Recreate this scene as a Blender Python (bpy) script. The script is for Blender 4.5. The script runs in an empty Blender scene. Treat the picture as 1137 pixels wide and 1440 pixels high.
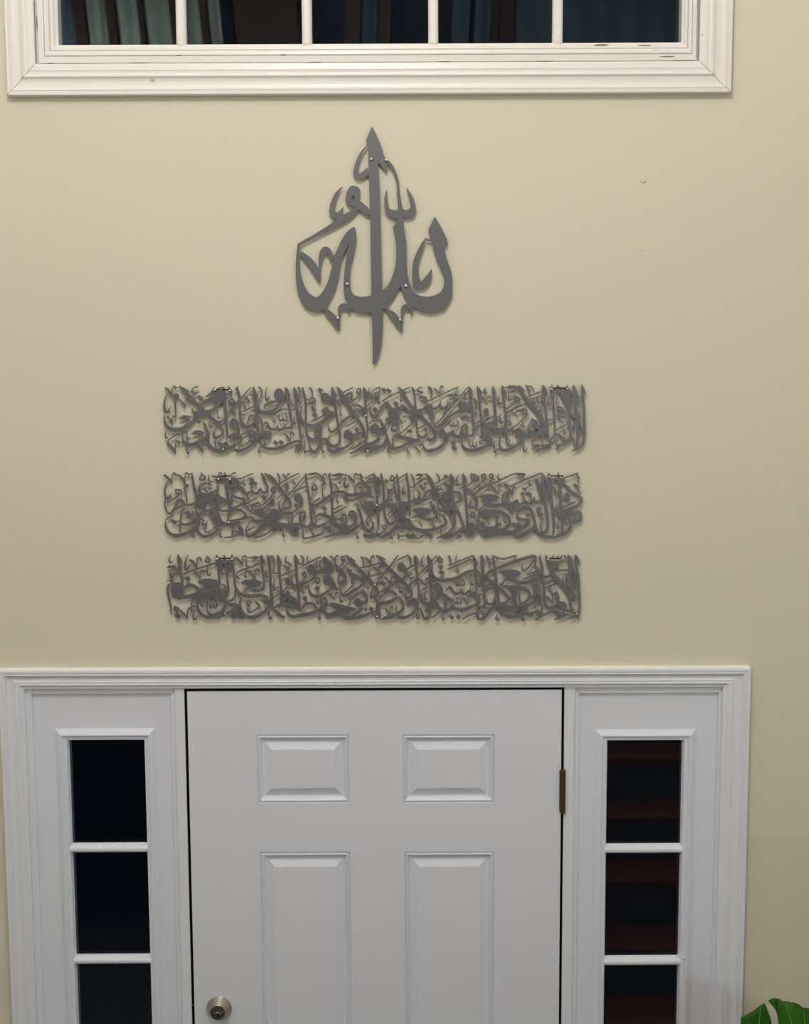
import bpy, bmesh, math, random
import numpy as np
from mathutils import Vector, Matrix
random.seed(3)
SC = bpy.context.scene
COL = SC.collection
# ------------------------------------------------------------------ camera, world, lamps, exposure
CAM_R=(0.999988, -0.001500, -0.004594); CAM_U=(0.004731, 0.109781, 0.993944); CAM_F=(0.000987, 0.993955, -0.109787); CAM_Z=2.8040
cd = bpy.data.cameras.new('camera'); cam = bpy.data.objects.new('camera', cd); COL.objects.link(cam)
cd.sensor_fit = 'VERTICAL'; cd.sensor_height = 36; cd.sensor_width = 36; cd.lens = 45; cd.clip_start = .02
r, u, f = Vector(CAM_R), Vector(CAM_U), Vector(CAM_F)
cam.matrix_world = Matrix(((r.x, u.x, -f.x, 0), (r.y, u.y, -f.y, -3.043), (r.z, u.z, -f.z, CAM_Z), (0, 0, 0, 1)))
SC.camera = cam
SC.view_settings.view_transform = 'Standard'; SC.view_settings.look = 'None'
SC.view_settings.gamma = 1; SC.view_settings.use_curve_mapping = False
SC.view_settings.exposure = 0.26
wd = bpy.data.worlds.new('night'); SC.world = wd; wd.use_nodes = True
wd.node_tree.nodes['Background'].inputs[0].default_value = (.010, .016, .030, 1)
wd.node_tree.nodes['Background'].inputs[1].default_value = .12
def lamp(name, loc, power, radius, color):
    l = bpy.data.lights.new(name, 'POINT'); l.energy = power; l.shadow_soft_size = radius; l.color = color
    o = bpy.data.objects.new(name, l); COL.objects.link(o); o.location = loc; return o
FOYER = (-.22, -2.0, 4.75); HALL_FILL = (-1.9, -3.7, 4.2)
LANDING_FILL = (1.84, -3.55, 2.55)
lamp('foyer_lamp_light', FOYER, 67, .17, (1, .98, .94))
lamp('hall_fill_light', HALL_FILL, 30, .15, (1, .99, .965))  # added fill behind the camera, evens out the front wall
lamp('landing_fill_light', LANDING_FILL, 35, .12, (.82, 1, 1.04))  # added cool fill, out of view, lifts the door and lower wall

# ------------------------------------------------------------------ materials
def mat(name, col, rough=.5, metal=0, bump=0, scale=60, var=0, spec=.5):
    m = bpy.data.materials.new(name); m.use_nodes = True
    nt = m.node_tree; b = nt.nodes['Principled BSDF']
    b.inputs['Base Color'].default_value = (*col, 1); b.inputs['Roughness'].default_value = rough
    b.inputs['Metallic'].default_value = metal; b.inputs['Specular IOR Level'].default_value = spec
    if bump or var:
        tc = nt.nodes.new('ShaderNodeTexCoord'); n = nt.nodes.new('ShaderNodeTexNoise')
        n.inputs['Scale'].default_value = scale; n.inputs['Detail'].default_value = 4
        nt.links.new(tc.outputs['Object'], n.inputs['Vector'])
        if bump:
            bp = nt.nodes.new('ShaderNodeBump'); bp.inputs['Strength'].default_value = bump; bp.inputs['Distance'].default_value = .002
            nt.links.new(n.outputs['Fac'], bp.inputs['Height']); nt.links.new(bp.outputs['Normal'], b.inputs['Normal'])
        if var:
            mx = nt.nodes.new('ShaderNodeMix'); mx.data_type = 'RGBA'
            mx.inputs[6].default_value = (*[c * (1 - var) for c in col], 1); mx.inputs[7].default_value = (*[min(1, c * (1 + var)) for c in col], 1)
            nt.links.new(n.outputs['Fac'], mx.inputs[0]); nt.links.new(mx.outputs[2], b.inputs['Base Color'])
    return m
def glass_mat():
    m = bpy.data.materials.new('window_glass'); m.use_nodes = True; nt = m.node_tree; nt.nodes.clear()
    o = nt.nodes.new('ShaderNodeOutputMaterial'); mx = nt.nodes.new('ShaderNodeMixShader'); fr = nt.nodes.new('ShaderNodeFresnel')
    fr.inputs[0].default_value = 1.52; t = nt.nodes.new('ShaderNodeBsdfTransparent'); g = nt.nodes.new('ShaderNodeBsdfGlossy')
    t.inputs[0].default_value = (.93, .95, .95, 1); g.inputs['Roughness'].default_value = .01; g.inputs[0].default_value = (1, 1, 1, 1)
    nt.links.new(fr.outputs[0], mx.inputs[0]); nt.links.new(t.outputs[0], mx.inputs[1]); nt.links.new(g.outputs[0], mx.inputs[2]); nt.links.new(mx.outputs[0], o.inputs[0])
    return m
M = dict(
 wall=mat('cream_wall_paint', (.722, .670, .550), .65, bump=.05, scale=90, var=.012, spec=.25),
 wall_side=mat('cream_side_wall_paint', (.74, .69, .60), .7),
 ceiling=mat('white_ceiling_paint', (.82, .80, .76), .8),
 wtrim=mat('warm_white_gloss_paint', (.83, .795, .765), .35, bump=.08, scale=25, var=.01),
 dtrim=mat('white_trim_paint', (.80, .82, .895), .35, bump=.03, scale=30),
 door=mat('white_door_paint', (.77, .795, .90), .38, bump=.03, scale=14),
 metal=mat('dark_grey_satin_metal', (.176, .178, .188), .42, metal=.45, bump=.05, scale=300, var=.05),
 bar=mat('black_steel', (.02, .02, .02), .4, metal=.6),
 screw=mat('polished_steel', (.62, .62, .6), .18, metal=1),
 nickel=mat('satin_nickel', (.43, .405, .345), .3, metal=1),
 nickel2=mat('dull_nickel', (.33, .30, .24), .45, metal=1),
 black=mat('gap_black', (.004, .004, .004), .9, spec=.1),
 brass=mat('aged_bronze', (.10, .06, .018), .45, metal=.6, var=.3, scale=80),
 glass=glass_mat(),
 caulk=mat('cream_caulk', (.86, .82, .73), .5),
 chip=mat('bare_wood_chip', (.20, .12, .07), .8, var=.4, scale=200),
 putty=mat('yellowed_putty', (.50, .43, .30), .7),
 leaf=mat('leaf_green', (.020, .100, .0015), .55, spec=.25, var=.45, scale=22),
 vein=mat('leaf_vein_green', (.12, .26, .03), .5),
 stem=mat('stem_green', (.05, .12, .02), .5),
 pot=mat('terracotta', (.30, .12, .06), .8), soil=mat('potting_soil', (.02, .014, .01), .95),
 curtain=mat('grey_teal_curtain', (.36, .44, .42), .85, var=.12, scale=6),
 curtain2=mat('navy_curtain', (.10, .16, .21), .85, var=.12, scale=6),
 post=mat('dark_walnut', (.045, .022, .014), .5, var=.3, scale=8),
 backwall=mat('dark_navy_paint', (.03, .04, .055), .8),
 tread=mat('red_oak_stain', (.19, .058, .016), .3, var=.35, scale=9),
 riser=mat('charcoal_carpet', (.13, .13, .115), .95, bump=.3, scale=300),
 floor=mat('dark_slate_tile', (.10, .10, .095), .35, var=.15, scale=5),
 shade=mat('lamp_metal', (.35, .28, .18), .35, metal=1),
)
# ------------------------------------------------------------------ mesh helpers (metres; x right, y into the wall, z up)
class MB:
    def __init__(s): s.v = []; s.f = []
    def add(s, vs, fs):
        n = len(s.v); s.v += [tuple(v) for v in vs]; s.f += [tuple(i + n for i in q) for q in fs]; return s
    def box(s, x0, x1, y0, y1, z0, z1):
        return s.add([(x, y, z) for x in (x0, x1) for y in (y0, y1) for z in (z0, z1)],
                     [(0, 1, 3, 2), (4, 6, 7, 5), (0, 4, 5, 1), (2, 3, 7, 6), (0, 2, 6, 4), (1, 5, 7, 3)])
    def sweep(s, A, B, Ai, Bi, prof):
        # mitred moulding: outer edge A-B, inner edge Ai-Bi (x, z); prof = (fraction across, y of the surface)
        vs = []
        for t, y in prof:
            vs += [(A[0] + (Ai[0] - A[0]) * t, y, A[1] + (Ai[1] - A[1]) * t), (B[0] + (Bi[0] - B[0]) * t, y, B[1] + (Bi[1] - B[1]) * t)]
        return s.add(vs, [(2 * i, 2 * i + 1, 2 * i + 3, 2 * i + 2) for i in range(len(prof) - 1)])
    def ring(s, o, i, prof, sides='btlr'):
        # rectangular mitred frame, o and i = (x0, x1, z0, z1)
        c = lambda q: ((q[0], q[2]), (q[1], q[2]), (q[1], q[3]), (q[0], q[3]))
        O, I = c(o), c(i)
        for k, n in enumerate('brtl'):
            if n in sides: s.sweep(O[k], O[(k + 1) % 4], I[k], I[(k + 1) % 4], prof)
        return s
    def lathe(s, c, prof, n=40, axis='y'):
        # prof = (radius, offset along axis)
        vs = []
        for rr, h in prof:
            for k in range(n):
                a = 2 * math.pi * k / n
                if axis == 'y': vs.append((c[0] + rr * math.cos(a), c[1] + h, c[2] + rr * math.sin(a)))
                else: vs.append((c[0] + rr * math.cos(a), c[1] + rr * math.sin(a), c[2] + h))
        fs = [(i * n + k, i * n + (k + 1) % n, (i + 1) * n + (k + 1) % n, (i + 1) * n + k) for i in range(len(prof) - 1) for k in range(n)]
        fs.append(tuple(range((len(prof) - 1) * n, len(prof) * n))); fs.append(tuple(reversed(range(n))))
        return s.add(vs, fs)
    def tube(s, pts, rad, n=10):
        vs = []; P = [Vector(p) for p in pts]; N = len(P)
        for i, p in enumerate(P):
            d = (P[min(i + 1, N - 1)] - P[max(i - 1, 0)]).normalized(); a = d.orthogonal().normalized(); b = d.cross(a)
            rr = rad[i] if isinstance(rad, (list, tuple)) else rad
            for k in range(n):
                t = 2 * math.pi * k / n; vs.append(tuple(p + (a * math.cos(t) + b * math.sin(t)) * rr))
        fs = [(i * n + k, i * n + (k + 1) % n, (i + 1) * n + (k + 1) % n, (i + 1) * n + k) for i in range(N - 1) for k in range(n)]
        fs += [tuple(range(n))[::-1], tuple(range((N - 1) * n, N * n))]
        return s.add(vs, fs)
    def build(s, name, m, parent=None, label=None, bevel=0, smooth=False, weld=True, origin=None):
        me = bpy.data.meshes.new(name); o3 = Vector(origin or (0, 0, 0))
        me.from_pydata([tuple(Vector(v) - o3) for v in s.v], [], s.f); me.materials.append(M[m])
        bm = bmesh.new(); bm.from_mesh(me)
        if weld: bmesh.ops.remove_doubles(bm, verts=bm.verts, dist=1e-5)
        bmesh.ops.recalc_face_normals(bm, faces=bm.faces)
        if smooth:
            for q in bm.faces: q.smooth = True
        bm.to_mesh(me); bm.free()
        o = bpy.data.objects.new(name, me); COL.objects.link(o); o.location = o3
        if parent: o.parent = parent; o.location = o3 - Vector(parent.get('_at', (0, 0, 0)))
        if label: o['label'] = label
        if bevel:
            b = o.modifiers.new('bevel', 'BEVEL'); b.width = bevel; b.segments = 2; b.limit_method = 'ANGLE'; b.angle_limit = .6
        if smooth and hasattr(me, 'set_sharp_from_angle'): me.set_sharp_from_angle(angle=.6)
        return o
def root(name, at, label=None, cat=None, group=None, kind=None):
    o = bpy.data.objects.new(name, None); COL.objects.link(o); o.location = at; o['_at'] = at; o.empty_display_size = .05
    if label: o['label'] = label
    if cat: o['category'] = cat
    if group: o['group'] = group
    if kind: o['kind'] = kind
    return o
def tag(o, label=None, cat=None, group=None, kind=None):
    for k, v in (('label', label), ('category', cat), ('group', group), ('kind', kind)):
        if v: o[k] = v
    return o
def structure(o, label, cat): return tag(o, label, cat, kind='structure')

# ------------------------------------------------------------------ room shell
ZC, XL, XR, YB = 5.25, -2.15, 2.05, -6.4
b = MB(); T = .15
WX0, WX1, WZ0, WZ1 = -.8395, .6845, 3.507, 4.155      # transom window hole
DX0, DX1, DZ1 = -.935, .79, 2.055                     # door unit hole
b.box(XL, DX0, 0, T, 0, 5.25); b.box(DX1, XR, 0, T, 0, 5.25); b.box(DX0, DX1, 0, T, DZ1, WZ0)
b.box(DX0, WX0, 0, T, WZ0, WZ1); b.box(WX1, DX1, 0, T, WZ0, WZ1); b.box(DX0, DX1, 0, T, WZ1, 5.25)
structure(b.build('wall_front', 'wall', weld=False), 'cream painted wall around the front door and transom window', 'wall')
structure(MB().box(XL - .1, XL, YB, T, -.1, ZC).build('wall_left', 'wall_side'), 'cream side wall left of the entry', 'wall')
structure(MB().box(XR, XR + .1, YB, T, -.1, ZC).build('wall_right', 'wall_side'), 'cream side wall right of the entry', 'wall')
structure(MB().box(XL, XR, YB - .1, YB, -.1, ZC).build('wall_back', 'wall_side'), 'cream back wall facing the entry', 'wall')
structure(MB().box(XL - .1, XR + .1, YB - .1, T, ZC, ZC + .1).build('ceiling', 'ceiling'), 'white ceiling above the entry', 'ceiling')
structure(MB().box(XL - .1, XR + .1, YB - .1, T, -.1, 0).build('floor', 'floor'), 'dark tiled entry floor', 'floor')
# the landing with the flight up to it that the side lights mirror
st = root('staircase', (.75, -1.3, 0), 'red brown wooden stairs mirrored in the right side light', 'stairs', kind='structure')
N = 7; rise = 1.29 / N; run = .23
for i in range(N):
    y = -1.25 - i * run; z = (i + 1) * rise
    MB().box(.15, XR, y - run - .001, y, z - rise, z - .03).build('riser', 'riser', st)
    MB().box(.15, XR, y - run, y + .025, z - .03, z).build('tread', 'tread', st)
structure(MB().box(XL, XR, YB, -1.25 - N * run, 1.14, 1.29).build('floor_landing', 'tread', bevel=.004), 'wooden floor of the upper landing', 'floor')
# the lower right part of the wall is a slightly darker, greyer cream
M['patch'] = mat('greyer_cream_paint', (.672, .632, .513), .65, bump=.05, scale=90, spec=.25)
structure(MB().box(.8385, XR, -.0006, .001, .0, 1.6655).build('trim_8', 'patch', weld=False), 'slightly greyer band of wall right of the door', 'wall')

# ------------------------------------------------------------------ transom window
W = root('window_1', (-.073, 0, 3.5), 'wide white framed transom window of five panes above the wall art', 'window', kind='structure')
CASE = [(0, 0), (0, -.0165), (.03, -.0188), (.12, -.0188), (.135, -.0172), (.15, -.0186), (.19, -.0186), (.205, -.0158), (.25, -.0138), (.33, -.0124),
        (.42, -.0122), (.50, -.0132), (.545, -.0150), (.57, -.0172), (.60, -.0176), (.62, -.0160), (.64, -.0132), (.70, -.0118), (.77, -.0124),
        (.785, -.0134), (.80, -.0130), (.98, -.0105), (1, -.0085), (1, .02)]
oB, oT = 3.4352, 4.235
b = MB()
SH = dict(o=(-.904, .7575, oB, oT), i=(-.8395, .6845, 3.5075, 4.165))
for side in 'brtl':
    b = MB().ring(SH['o'], SH['i'], CASE, side)
    b.build('casing', 'wtrim', W)
M['seam'] = mat('dark_joint', (.36, .33, .29), .9)
for A_, I_, s_ in (((-.904, oB), (-.8395, 3.5075), 1), ((.7575, oB), (.6845, 3.5075), -1)):
    vs = []
    for t_, y_ in CASE[1:-2]:
        for w_ in (-.0005, .0005): vs.append((A_[0] + (I_[0] - A_[0]) * t_ + w_, y_ - .0002, A_[1] + (I_[1] - A_[1]) * t_ - s_ * w_))
    MB().add(vs, [(2 * k, 2 * k + 1, 2 * k + 3, 2 * k + 2) for k in range(len(vs) // 2 - 1)]).build('mitre_joint', 'seam', W)
# recessed jamb strip, stop moulding, sash
MB().ring((-.8395, .6845, 3.5075, 4.165), (-.832, .678, 3.5095, 4.158), [(0, .02), (0, .004), (1, .004)]).build('jamb', 'wtrim', W)
STOP = [(0, .012), (0, -.005), (.02, -.006), (.31, -.0068), (.33, -.0055), (.345, -.002), (.36, -.0055), (.40, -.0068), (.52, -.006), (.60, -.0035), (.62, .002),
        (.645, .001), (.67, -.001), (.80, -.0005), (.86, .003), (.88, .010), (1, .014), (1, .05)]
for side in 'brtl':
    MB().ring((-.832, .678, 3.5095, 4.158), (-.7905, .6475, 3.5545, 4.113), STOP, side).build('stop_moulding', 'wtrim', W)
for x in (-.507, -.217, .0745, .3615):
    w = .0115
    vs = []; prof = [(-w, .03), (-w, .016), (-w * .85, .009), (-w * .45, .0045), (w * .45, .0045), (w * .85, .009), (w, .016), (w, .03)]
    b = MB()
    for z, dy in ((3.5475, .0), (3.556, 0), (4.115, 0)):
        vs += [(x + px_ * (.8 if z < 3.55 else 1), py_ + (.004 if z < 3.55 else 0), z) for px_, py_ in prof]
    n = len(prof)
    b.add(vs, [(r_ * n + k, r_ * n + k + 1, (r_ + 1) * n + k + 1, (r_ + 1) * n + k) for r_ in range(2) for k in range(n - 1)] + [tuple(range(n))])
    b.build('muntin', 'wtrim', W)
xs = [-.7905, -.507, -.217, .0745, .3615, .6475]
for i in range(5):
    g = MB()
    g.box(xs[i], xs[i + 1], .022, .026, 3.55, 4.115); g.box(xs[i], xs[i + 1], .042, .046, 3.55, 4.115)
    g.build('glass_pane', 'glass', W, weld=False)
def blob(cx, cz, w, h, y, ang=0, seed=0):
    rnd = random.Random(seed); vs = [(cx, y - .0006, cz)]; n = 14
    for k in range(n):
        a = 2 * math.pi * k / n; q = .7 + .5 * rnd.random(); dx, dz = w * q * math.cos(a), h * q * math.sin(a)
        vs.append((cx + dx * math.cos(ang) - dz * math.sin(ang), y, cz + dx * math.sin(ang) + dz * math.cos(ang)))
    return MB().add(vs, [(0, 1 + k, 1 + (k + 1) % n) for k in range(n)])
CHIPS = [(-.805, 3.5093, .010, .0016, -.0052), (.585, 3.532, .034, .0016, -.0057), (.652, 3.531, .020, .0016, -.0052), (.650, 3.5098, .030, .0018, -.0056), (.562, 3.545, .016, .0014, -.0012),
         (.460, 3.546, .018, .0016, -.0012), (.690, 3.565, .0016, .014, -.0108), (-.835, 3.60, .0016, .02, .0032), (-.51, 3.525, .006, .0012, -.0068), (-.27, 3.5262, .006, .0012, -.0068),
         (-.20, 3.5096, .02, .0014, -.0056), (.10, 3.5095, .016, .0014, -.0056), (.33, 3.5093, .022, .0012, -.0056), (.61, 3.518, .02, .0014, -.0066), (-.60, 3.5094, .03, .0012, -.0056)]
for i, (x, z, w, h, y) in enumerate(CHIPS):
    blob(x, z, w, h, y, 0, i).build('paint_chip', 'chip', W, 'bare wood showing where the paint has chipped')
blob(-.5705, 3.4695, .0045, .0055, -.0135, 0, 40).build('putty_spot', 'putty', W, 'yellowed spot of filler on the casing')

# ------------------------------------------------------------------ door casing, jambs, posts
DC = [(0, 0), (0, -.0165), (.02, -.0185), (.135, -.0185), (.15, -.0160), (.17, -.0160), (.19, -.0172), (.25, -.0180), (.27, -.0170), (.31, -.0118), (.38, -.0096), (.46, -.0094), (.60, -.0110),
      (.635, -.0122), (.65, -.0100), (.67, -.0098), (.79, -.0112), (.82, -.0100), (.87, -.0066), (1, -.0055), (1, .02)]
oL, oR, iL, iR = -.978, .837, -.9215, .773
oT0, oT1, iT = 2.0885, 2.0855, 2.0405
structure(MB().sweep((oL, oT0), (oR, oT1), (iL, iT + .001), (iR, iT - .002), DC).sweep((oL, 0), (oL, oT0), (iL, 0), (iL, iT + .001), DC).sweep((oR, oT1), (oR, 0), (iR, iT - .002), (iR, 0), DC)
    .build('trim_1', 'dtrim'), 'white moulded casing around the front door and its side lights', 'door casing')
structure(MB().box(-.935, -.906, .004, T, 0, 2.0405).build('trim_2', 'dtrim', bevel=.0012), 'white jamb strip at the left end of the door unit', 'door jamb')
structure(MB().box(.765, .79, .004, T, 0, 2.0405).build('trim_3', 'dtrim', bevel=.0012), 'white jamb strip at the right end of the door unit', 'door jamb')
structure(MB().box(-.935, .79, .002, T, 2.0385, 2.055).box(-.906, -.567, .004, T, 2.0268, 2.0385).box(.424, .765, .004, T, 2.0225, 2.0385)
    .build('trim_4', 'dtrim', weld=False), 'white head jamb above the door', 'door jamb')
structure(MB().box(-.558, -.534, -.001, T, 0, 2.0385).box(-.5685, -.558, .006, T, 0, 2.0385).build('trim_5', 'dtrim', weld=False, bevel=.0015), 'white post between the left side light and the door', 'door post')
structure(MB().box(.3895, .415, -.001, T, 0, 2.0385).box(.415, .4265, .006, T, 0, 2.0385).build('trim_6', 'dtrim', weld=False, bevel=.0015), 'white post between the door and the right side light', 'door post')
structure(MB().box(-.5345, -.5275, .004, T, 0, 2.0385).box(.3835, .3900, .004, T, 0, 2.0385).box(-.5345, .3900, .004, T, 2.0320, 2.0385).build('trim_7', 'black', weld=False), 'black strip standing for the shade in the gap around the door', 'gap shade')  # black backing paints in the darkness of the door gap
# bright bead of caulk along the top of the casing
structure(MB().add([(oL, 0, oT0 + .004), (oR, 0, oT1 + .004), (oL, -.004, oT0), (oR, -.004, oT1), (oL, 0, oT0), (oR, 0, oT1)], [(0, 1, 3, 2), (2, 3, 5, 4)])
    .build('trim_9', 'caulk'), 'bead of cream caulk along the top of the door casing', 'caulk')

# ------------------------------------------------------------------ door
D = root('door_1', (-.07, 0, 0), 'white six panel front door with a round deadbolt', 'door', kind='structure')
PAN = [(-.3605, -.135, 1.750, 1.923), (-.0045, .220, 1.7485, 1.9215), (-.357, -.1345, .92, 1.6262), (-.001, .2200, .92, 1.6250), (-.356, -.1335, .25, .79), (-.0005, .2200, .25, .79)]
b = MB()
xa, xb, za, zb = -.527, .383, .01, 2.0315
xc = sorted({xa, xb} | {round(p[k], 5) for p in PAN for k in (0, 1)}); zcuts = sorted({za, zb} | {round(p[k], 5) for p in PAN for k in (2, 3)})
for i in range(len(xc) - 1):
    for j in range(len(zcuts) - 1):
        mx_, mz_ = (xc[i] + xc[i + 1]) / 2, (zcuts[j] + zcuts[j + 1]) / 2
        if any(p[0] < mx_ < p[1] and p[2] < mz_ < p[3] for p in PAN): continue
        b.add([(xc[i], 0, zcuts[j]), (xc[i + 1], 0, zcuts[j]), (xc[i + 1], 0, zcuts[j + 1]), (xc[i], 0, zcuts[j + 1])], [(0, 1, 2, 3)])
b.add([(xa, 0, za), (xb, 0, za), (xb, 0, zb), (xa, 0, zb), (xa, .044, za), (xb, .044, za), (xb, .044, zb), (xa, .044, zb)], [(0, 4, 5, 1), (1, 5, 6, 2), (2, 6, 7, 3), (3, 7, 4, 0), (4, 7, 6, 5)])
RP = [(0, 0), (.015, .0038), (.06, .0042), (.13, .0006), (.18, .0001), (.21, .0010), (.34, .0088), (.44, .0100), (.53, .0088), (.93, .0012), (1, .0010)]
leaf = b.build('door_leaf', 'door', D, weld=False)
for p in PAN:
    q = (p[0] + .0385, p[1] - .0385, p[2] + .0405, p[3] - .0405)
    MB().ring(p, q, RP).add([(q[0], .001, q[2]), (q[1], .001, q[2]), (q[1], .001, q[3]), (q[0], .001, q[3])], [(0, 1, 2, 3)]).build('raised_panel', 'door', leaf)
c = (-.4652, 0, 1.2244)
db = MB().lathe(c, [(.0300, 0), (.0312, -.002), (.0312, -.0045), (.0300, -.0058), (.0195, -.0255), (.0185, -.0265), (.0172, -.0262)]).build('deadbolt', 'nickel', D, 'round satin nickel deadbolt lock', smooth=True)
MB().lathe(c, [(.0172, -.020), (.0170, -.0250), (.0160, -.0256)]).build('lock_face', 'nickel2', db, smooth=True)
c2 = (c[0], 0, c[2] - .0055)
MB().lathe(c2, [(.0072, -.0255), (.0072, -.0278), (.0064, -.0284)], n=28).build('key_cylinder', 'nickel', db, smooth=True)
MB().box(c2[0] - .0011, c2[0] + .0011, -.0288, -.0282, c2[2] - .005, c2[2] + .0045).build('keyway', 'black', db)
for sx in (-1, 1): MB().lathe((c[0] + sx * .0105, 0, c[2] + .001), [(.0022, -.0245), (.0022, -.0268), (.001, -.0274)], n=12).build('rivet', 'nickel', db, smooth=True)
MB().box(-.5338, -.5282, .0005, .006, 1.2300, 1.2345).build('strike_plate', 'screw', D, 'small shiny edge of the strike plate in the door gap')
hg = MB()
for k in range(5):
    z0 = 1.725 + k * .0214; hg.lathe((.3872, -.0065, z0), [(.0055, 0), (.0062, .001), (.0062, .0200), (.0055, .0210)], n=18, axis='z')
hg.lathe((.3872, -.0065, 1.723), [(.004, 0), (.005, .002)], n=14, axis='z').lathe((.3872, -.0065, 1.832), [(.005, 0), (.0035, .003)], n=14, axis='z')
hinge = hg.build('hinge', 'brass', D, 'dark aged bronze hinge', weld=False)
MB().box(.3795, .3835, -.0018, .02, 1.7255, 1.8315).box(.3885, .3935, -.0024, .02, 1.7255, 1.8315).build('hinge_leaf', 'brass', hinge, weld=False)

# ------------------------------------------------------------------ side lights
def sidelight(name, label, x0, x1, zt, fo, gl, rows, plugs):
    S = root(name, ((x0 + x1) / 2, .01, 0), label, 'side light', kind='structure')
    b = MB(); zb_ = .02
    for (a, c_, e, g_) in ((x0, fo[0], zb_, zt), (fo[1], x1, zb_, zt), (fo[0], fo[1], zb_, fo[2]), (fo[0], fo[1], fo[3], zt)):
        b.box(a, c_, .012, .04, e, g_)
    b.build('panel', 'door', S, weld=False)
    FR = [(0, .014), (0, .0095), (.10, .0080), (.30, .0035), (.46, .0012), (.54, .0018), (.58, .0040), (.62, .0062), (.88, .0066), (.92, .0085), (.96, .015), (1, .018), (1, .04)]
    for s_ in 'brtl': MB().ring(fo, gl, FR, s_).build('glazing_frame', 'door', S)
    zs = [gl[3]] + rows + [gl[2]]
    for i in range(len(zs) - 1):
        MB().box(gl[0], gl[1], .020, .025, zs[i + 1], zs[i]).build('glass_pane', 'glass', S)
    for z in rows:
        h = .0088; pr = [(h, .020), (h, .012), (h * .8, .0068), (h * .3, .004), (-h * .3, .0038), (-h * .8, .0065), (-h, .012), (-h, .020)]
        vs = [(x, y, z + d) for x in (gl[0] - .004, gl[1] + .004) for d, y in pr]; n = len(pr)
        MB().add(vs, [(k, k + 1, n + k + 1, n + k) for k in range(n - 1)] + [tuple(range(n)), tuple(range(n, 2 * n))]).build('muntin', 'dtrim', S)
        MB().box(gl[0], gl[1], .017, .0195, z + .0085, z + .013).build('glazing_bead', 'dtrim', S)
    for (x, z, op) in plugs:
        if op:
            MB().lathe((x, .0068, z), [(.0036, .001), (.0034, -.0012)], n=12).build('screw_hole', 'bar', S, 'open dark screw hole')
            MB().box(x - .005, x + .001, .001, .006, z - .0002, z + .0025).build('screw_plug', 'dtrim', S)
        else:
            MB().lathe((x, .0060, z), [(.0052, .001), (.0050, -.0015), (.0036, -.0028), (.001, -.0032)], n=14).build('screw_plug', 'dtrim', S, smooth=True)
    return S
rowsL = [1.6331, 1.3449, 1.057, .769]; rowsR = [1.6245, 1.3342, 1.046, .758]
sidelight('window_2', 'white side light with dark panes left of the front door', -.906, -.5685, 2.0268, (-.8525, -.611, .45, 1.9368), (-.8215, -.6375, .481, 1.9074), rowsL,
          [(-.839, 1.8652, 0), (-.6225, 1.8641, 0), (-.8395, 1.6091, 0), (-.6225, 1.608, 0), (-.840, 1.3566, 0), (-.622, 1.3545, 0)])
sidelight('window_3', 'white side light with dark panes right of the front door', .4265, .765, 2.0225, (.4668, .7135, .44, 1.928), (.4983, .6815, .47, 1.900), rowsR,
          [(.479, 1.8577, 0), (.696, 1.8548, 1), (.479, 1.6022, 0), (.696, 1.5993, 0), (.478, 1.3478, 0), (.695, 1.3457, 1), (.5914, 1.914, 0)])

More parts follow.
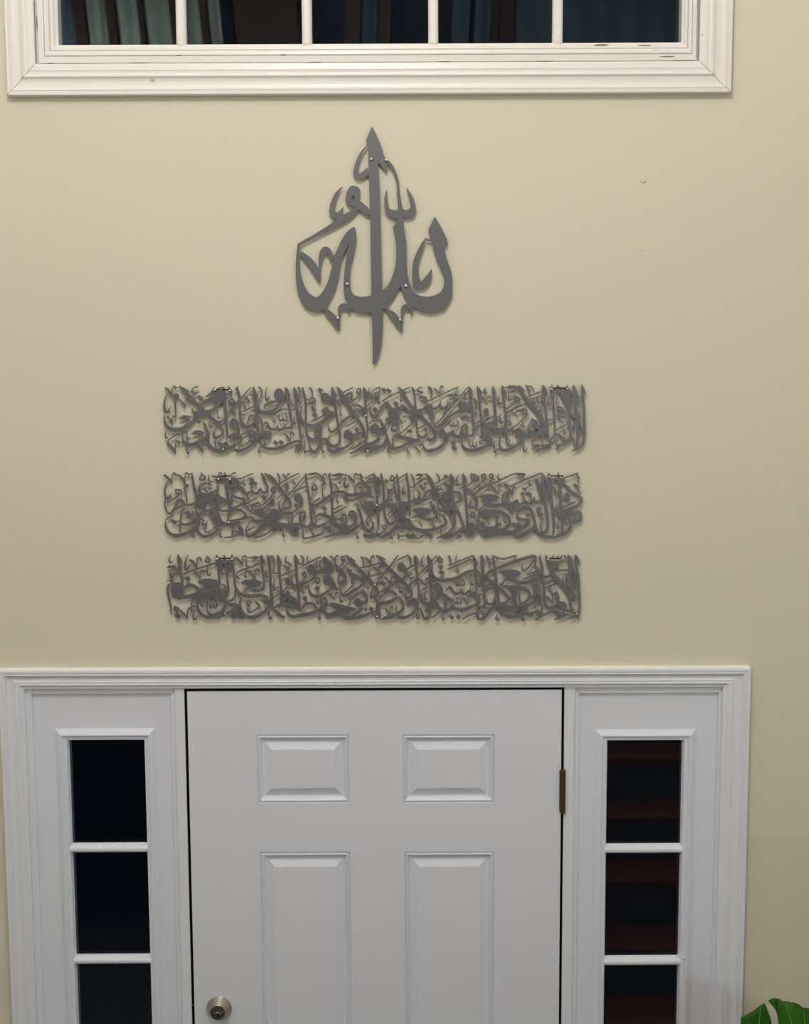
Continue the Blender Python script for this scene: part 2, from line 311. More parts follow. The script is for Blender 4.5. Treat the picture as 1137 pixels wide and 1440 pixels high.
# ------------------------------------------------------------------ metal calligraphy
# strokes as (x, z, width) in 0.2 mm about the piece's centre; P/S/K = filled outline, H = cut-out
PANEL_0 = dict(c=(-64.5, 3094.4),
 screws=[(-5.6, 195.8), (28.9, 193.6), (-63.7, -89.0), (73.3, -93.7), (-86.1, -167.7), (59.6, -172.5)],
 bars=[],
 ink='''P-15 1350,-50 1271,-86 1191,-76 1147,-58 1111,-63 1000,-56 810,-44 285,-38 -572,-43 -768,-28 -944,-26 -1254,-29 -1368,-12 -1379,19 -1341,56 -1234,80 -1089,91 -923,94 -748,88 -532,77 81,64 688,52 920,56 940,105 880,150 825,160 890,122 1010,72 1170;-78 1131 6,-145 1041 30,-197 911 46,-204 810 63,-157 780 63,-115 820 46,-74 874 13;-136 794 63,-56 834 42;S-324 488,-323 579,-282 660,-230 680,-172 649,-158 588,-180 528,-149 498,-57 416,-51 350,-89 345,-150 386,-202 427,-253 443,-304 464;H-268 528,-239 577,-223 568,-230 522;-202 417 42,-274 356 68,-378 286 72,-503 215 55,-648 135 38,-878 14 25;-878 14 30,-888 -119 42,-892 -262 51,-874 -425 76,-824 -569 114,-742 -662 165,-658 -672 161,-574 -590 123,-500 -448 106,-457 -284 93,-424 -141 84,-360 1 93,-287 123 84,-238 188 42;-238 188 42,-246 82 72,-274 -80 76,-311 -244 63,-323 -448 72,-294 -592 106,-200 -675 177,-75 -680 190,70 -635 190,196 -512 127,270 -349 106,312 -165 118,313 39 123;K220 212,283 291,334 307,348 201,368 39,376 -165,384 -349,280 -349,264 -42;K262 -451,280 -328,384 -329,404 -431,445 -534,382 -534,310 -462,237 -554,196 -532;326 -328 106,366 -492 106,445 -616 135,590 -682 177,736 -669 190,830 -577 135,861 -454 93,850 -330 97,788 -167 110,750 -24 127;K706 326,634 184,632 140,658 115,675 17,716 -85,812 -65,799 0,857 -4,845 68,779 200;602 82 8,550 -23 42,488 -186 63,477 -329 72,498 -432 93,560 -457 84,622 -391 72,666 -285 11;602 62 19,684 54 17;K446 -442,539 -489,497 -514,450 -489;150 623 8,140 526 34,156 405 55,211 358 97,273 354 89,304 415 51,284 586 34,275 728 30,224 869 30,163 950 34,112 1000 21;314 405 42,366 358 84,428 368 93,453 435 59,428 545 42,384 642 13;304 364 63,304 252 72;-848 -88 42,-776 -160 72,-705 -252 84,-654 -365 51,-641 -427 13;-645 -416 17,-636 -222 30,-614 -100 55,-568 -49 76,-516 -90 51,-490 -178 17;-884 -88 30,-838 -99 42;-517 -145 30,-444 -117 30;-370 666 8,-437 580 38,-484 448 55,-477 358 72,-419 337 76,-388 377 42,-360 432 8;-586 -730 30,-534 -787 72,-473 -859 72,-432 -952 42,-418 -983 11;-596 -694 30,-566 -755 30;-422 -972 21,-414 -797 25,-398 -715 51,-347 -695 59,-301 -725 42,-310 -788 11;148 -748 21,204 -800 72,260 -872 72,302 -965 42,314 -1000 11;111 -707 30,163 -759 34;310 -986 21,319 -821 25,336 -729 51,386 -704 55,434 -735 38,423 -801 11;-336 -695 38,-280 -666 38;403 -708 34,455 -670 38''')
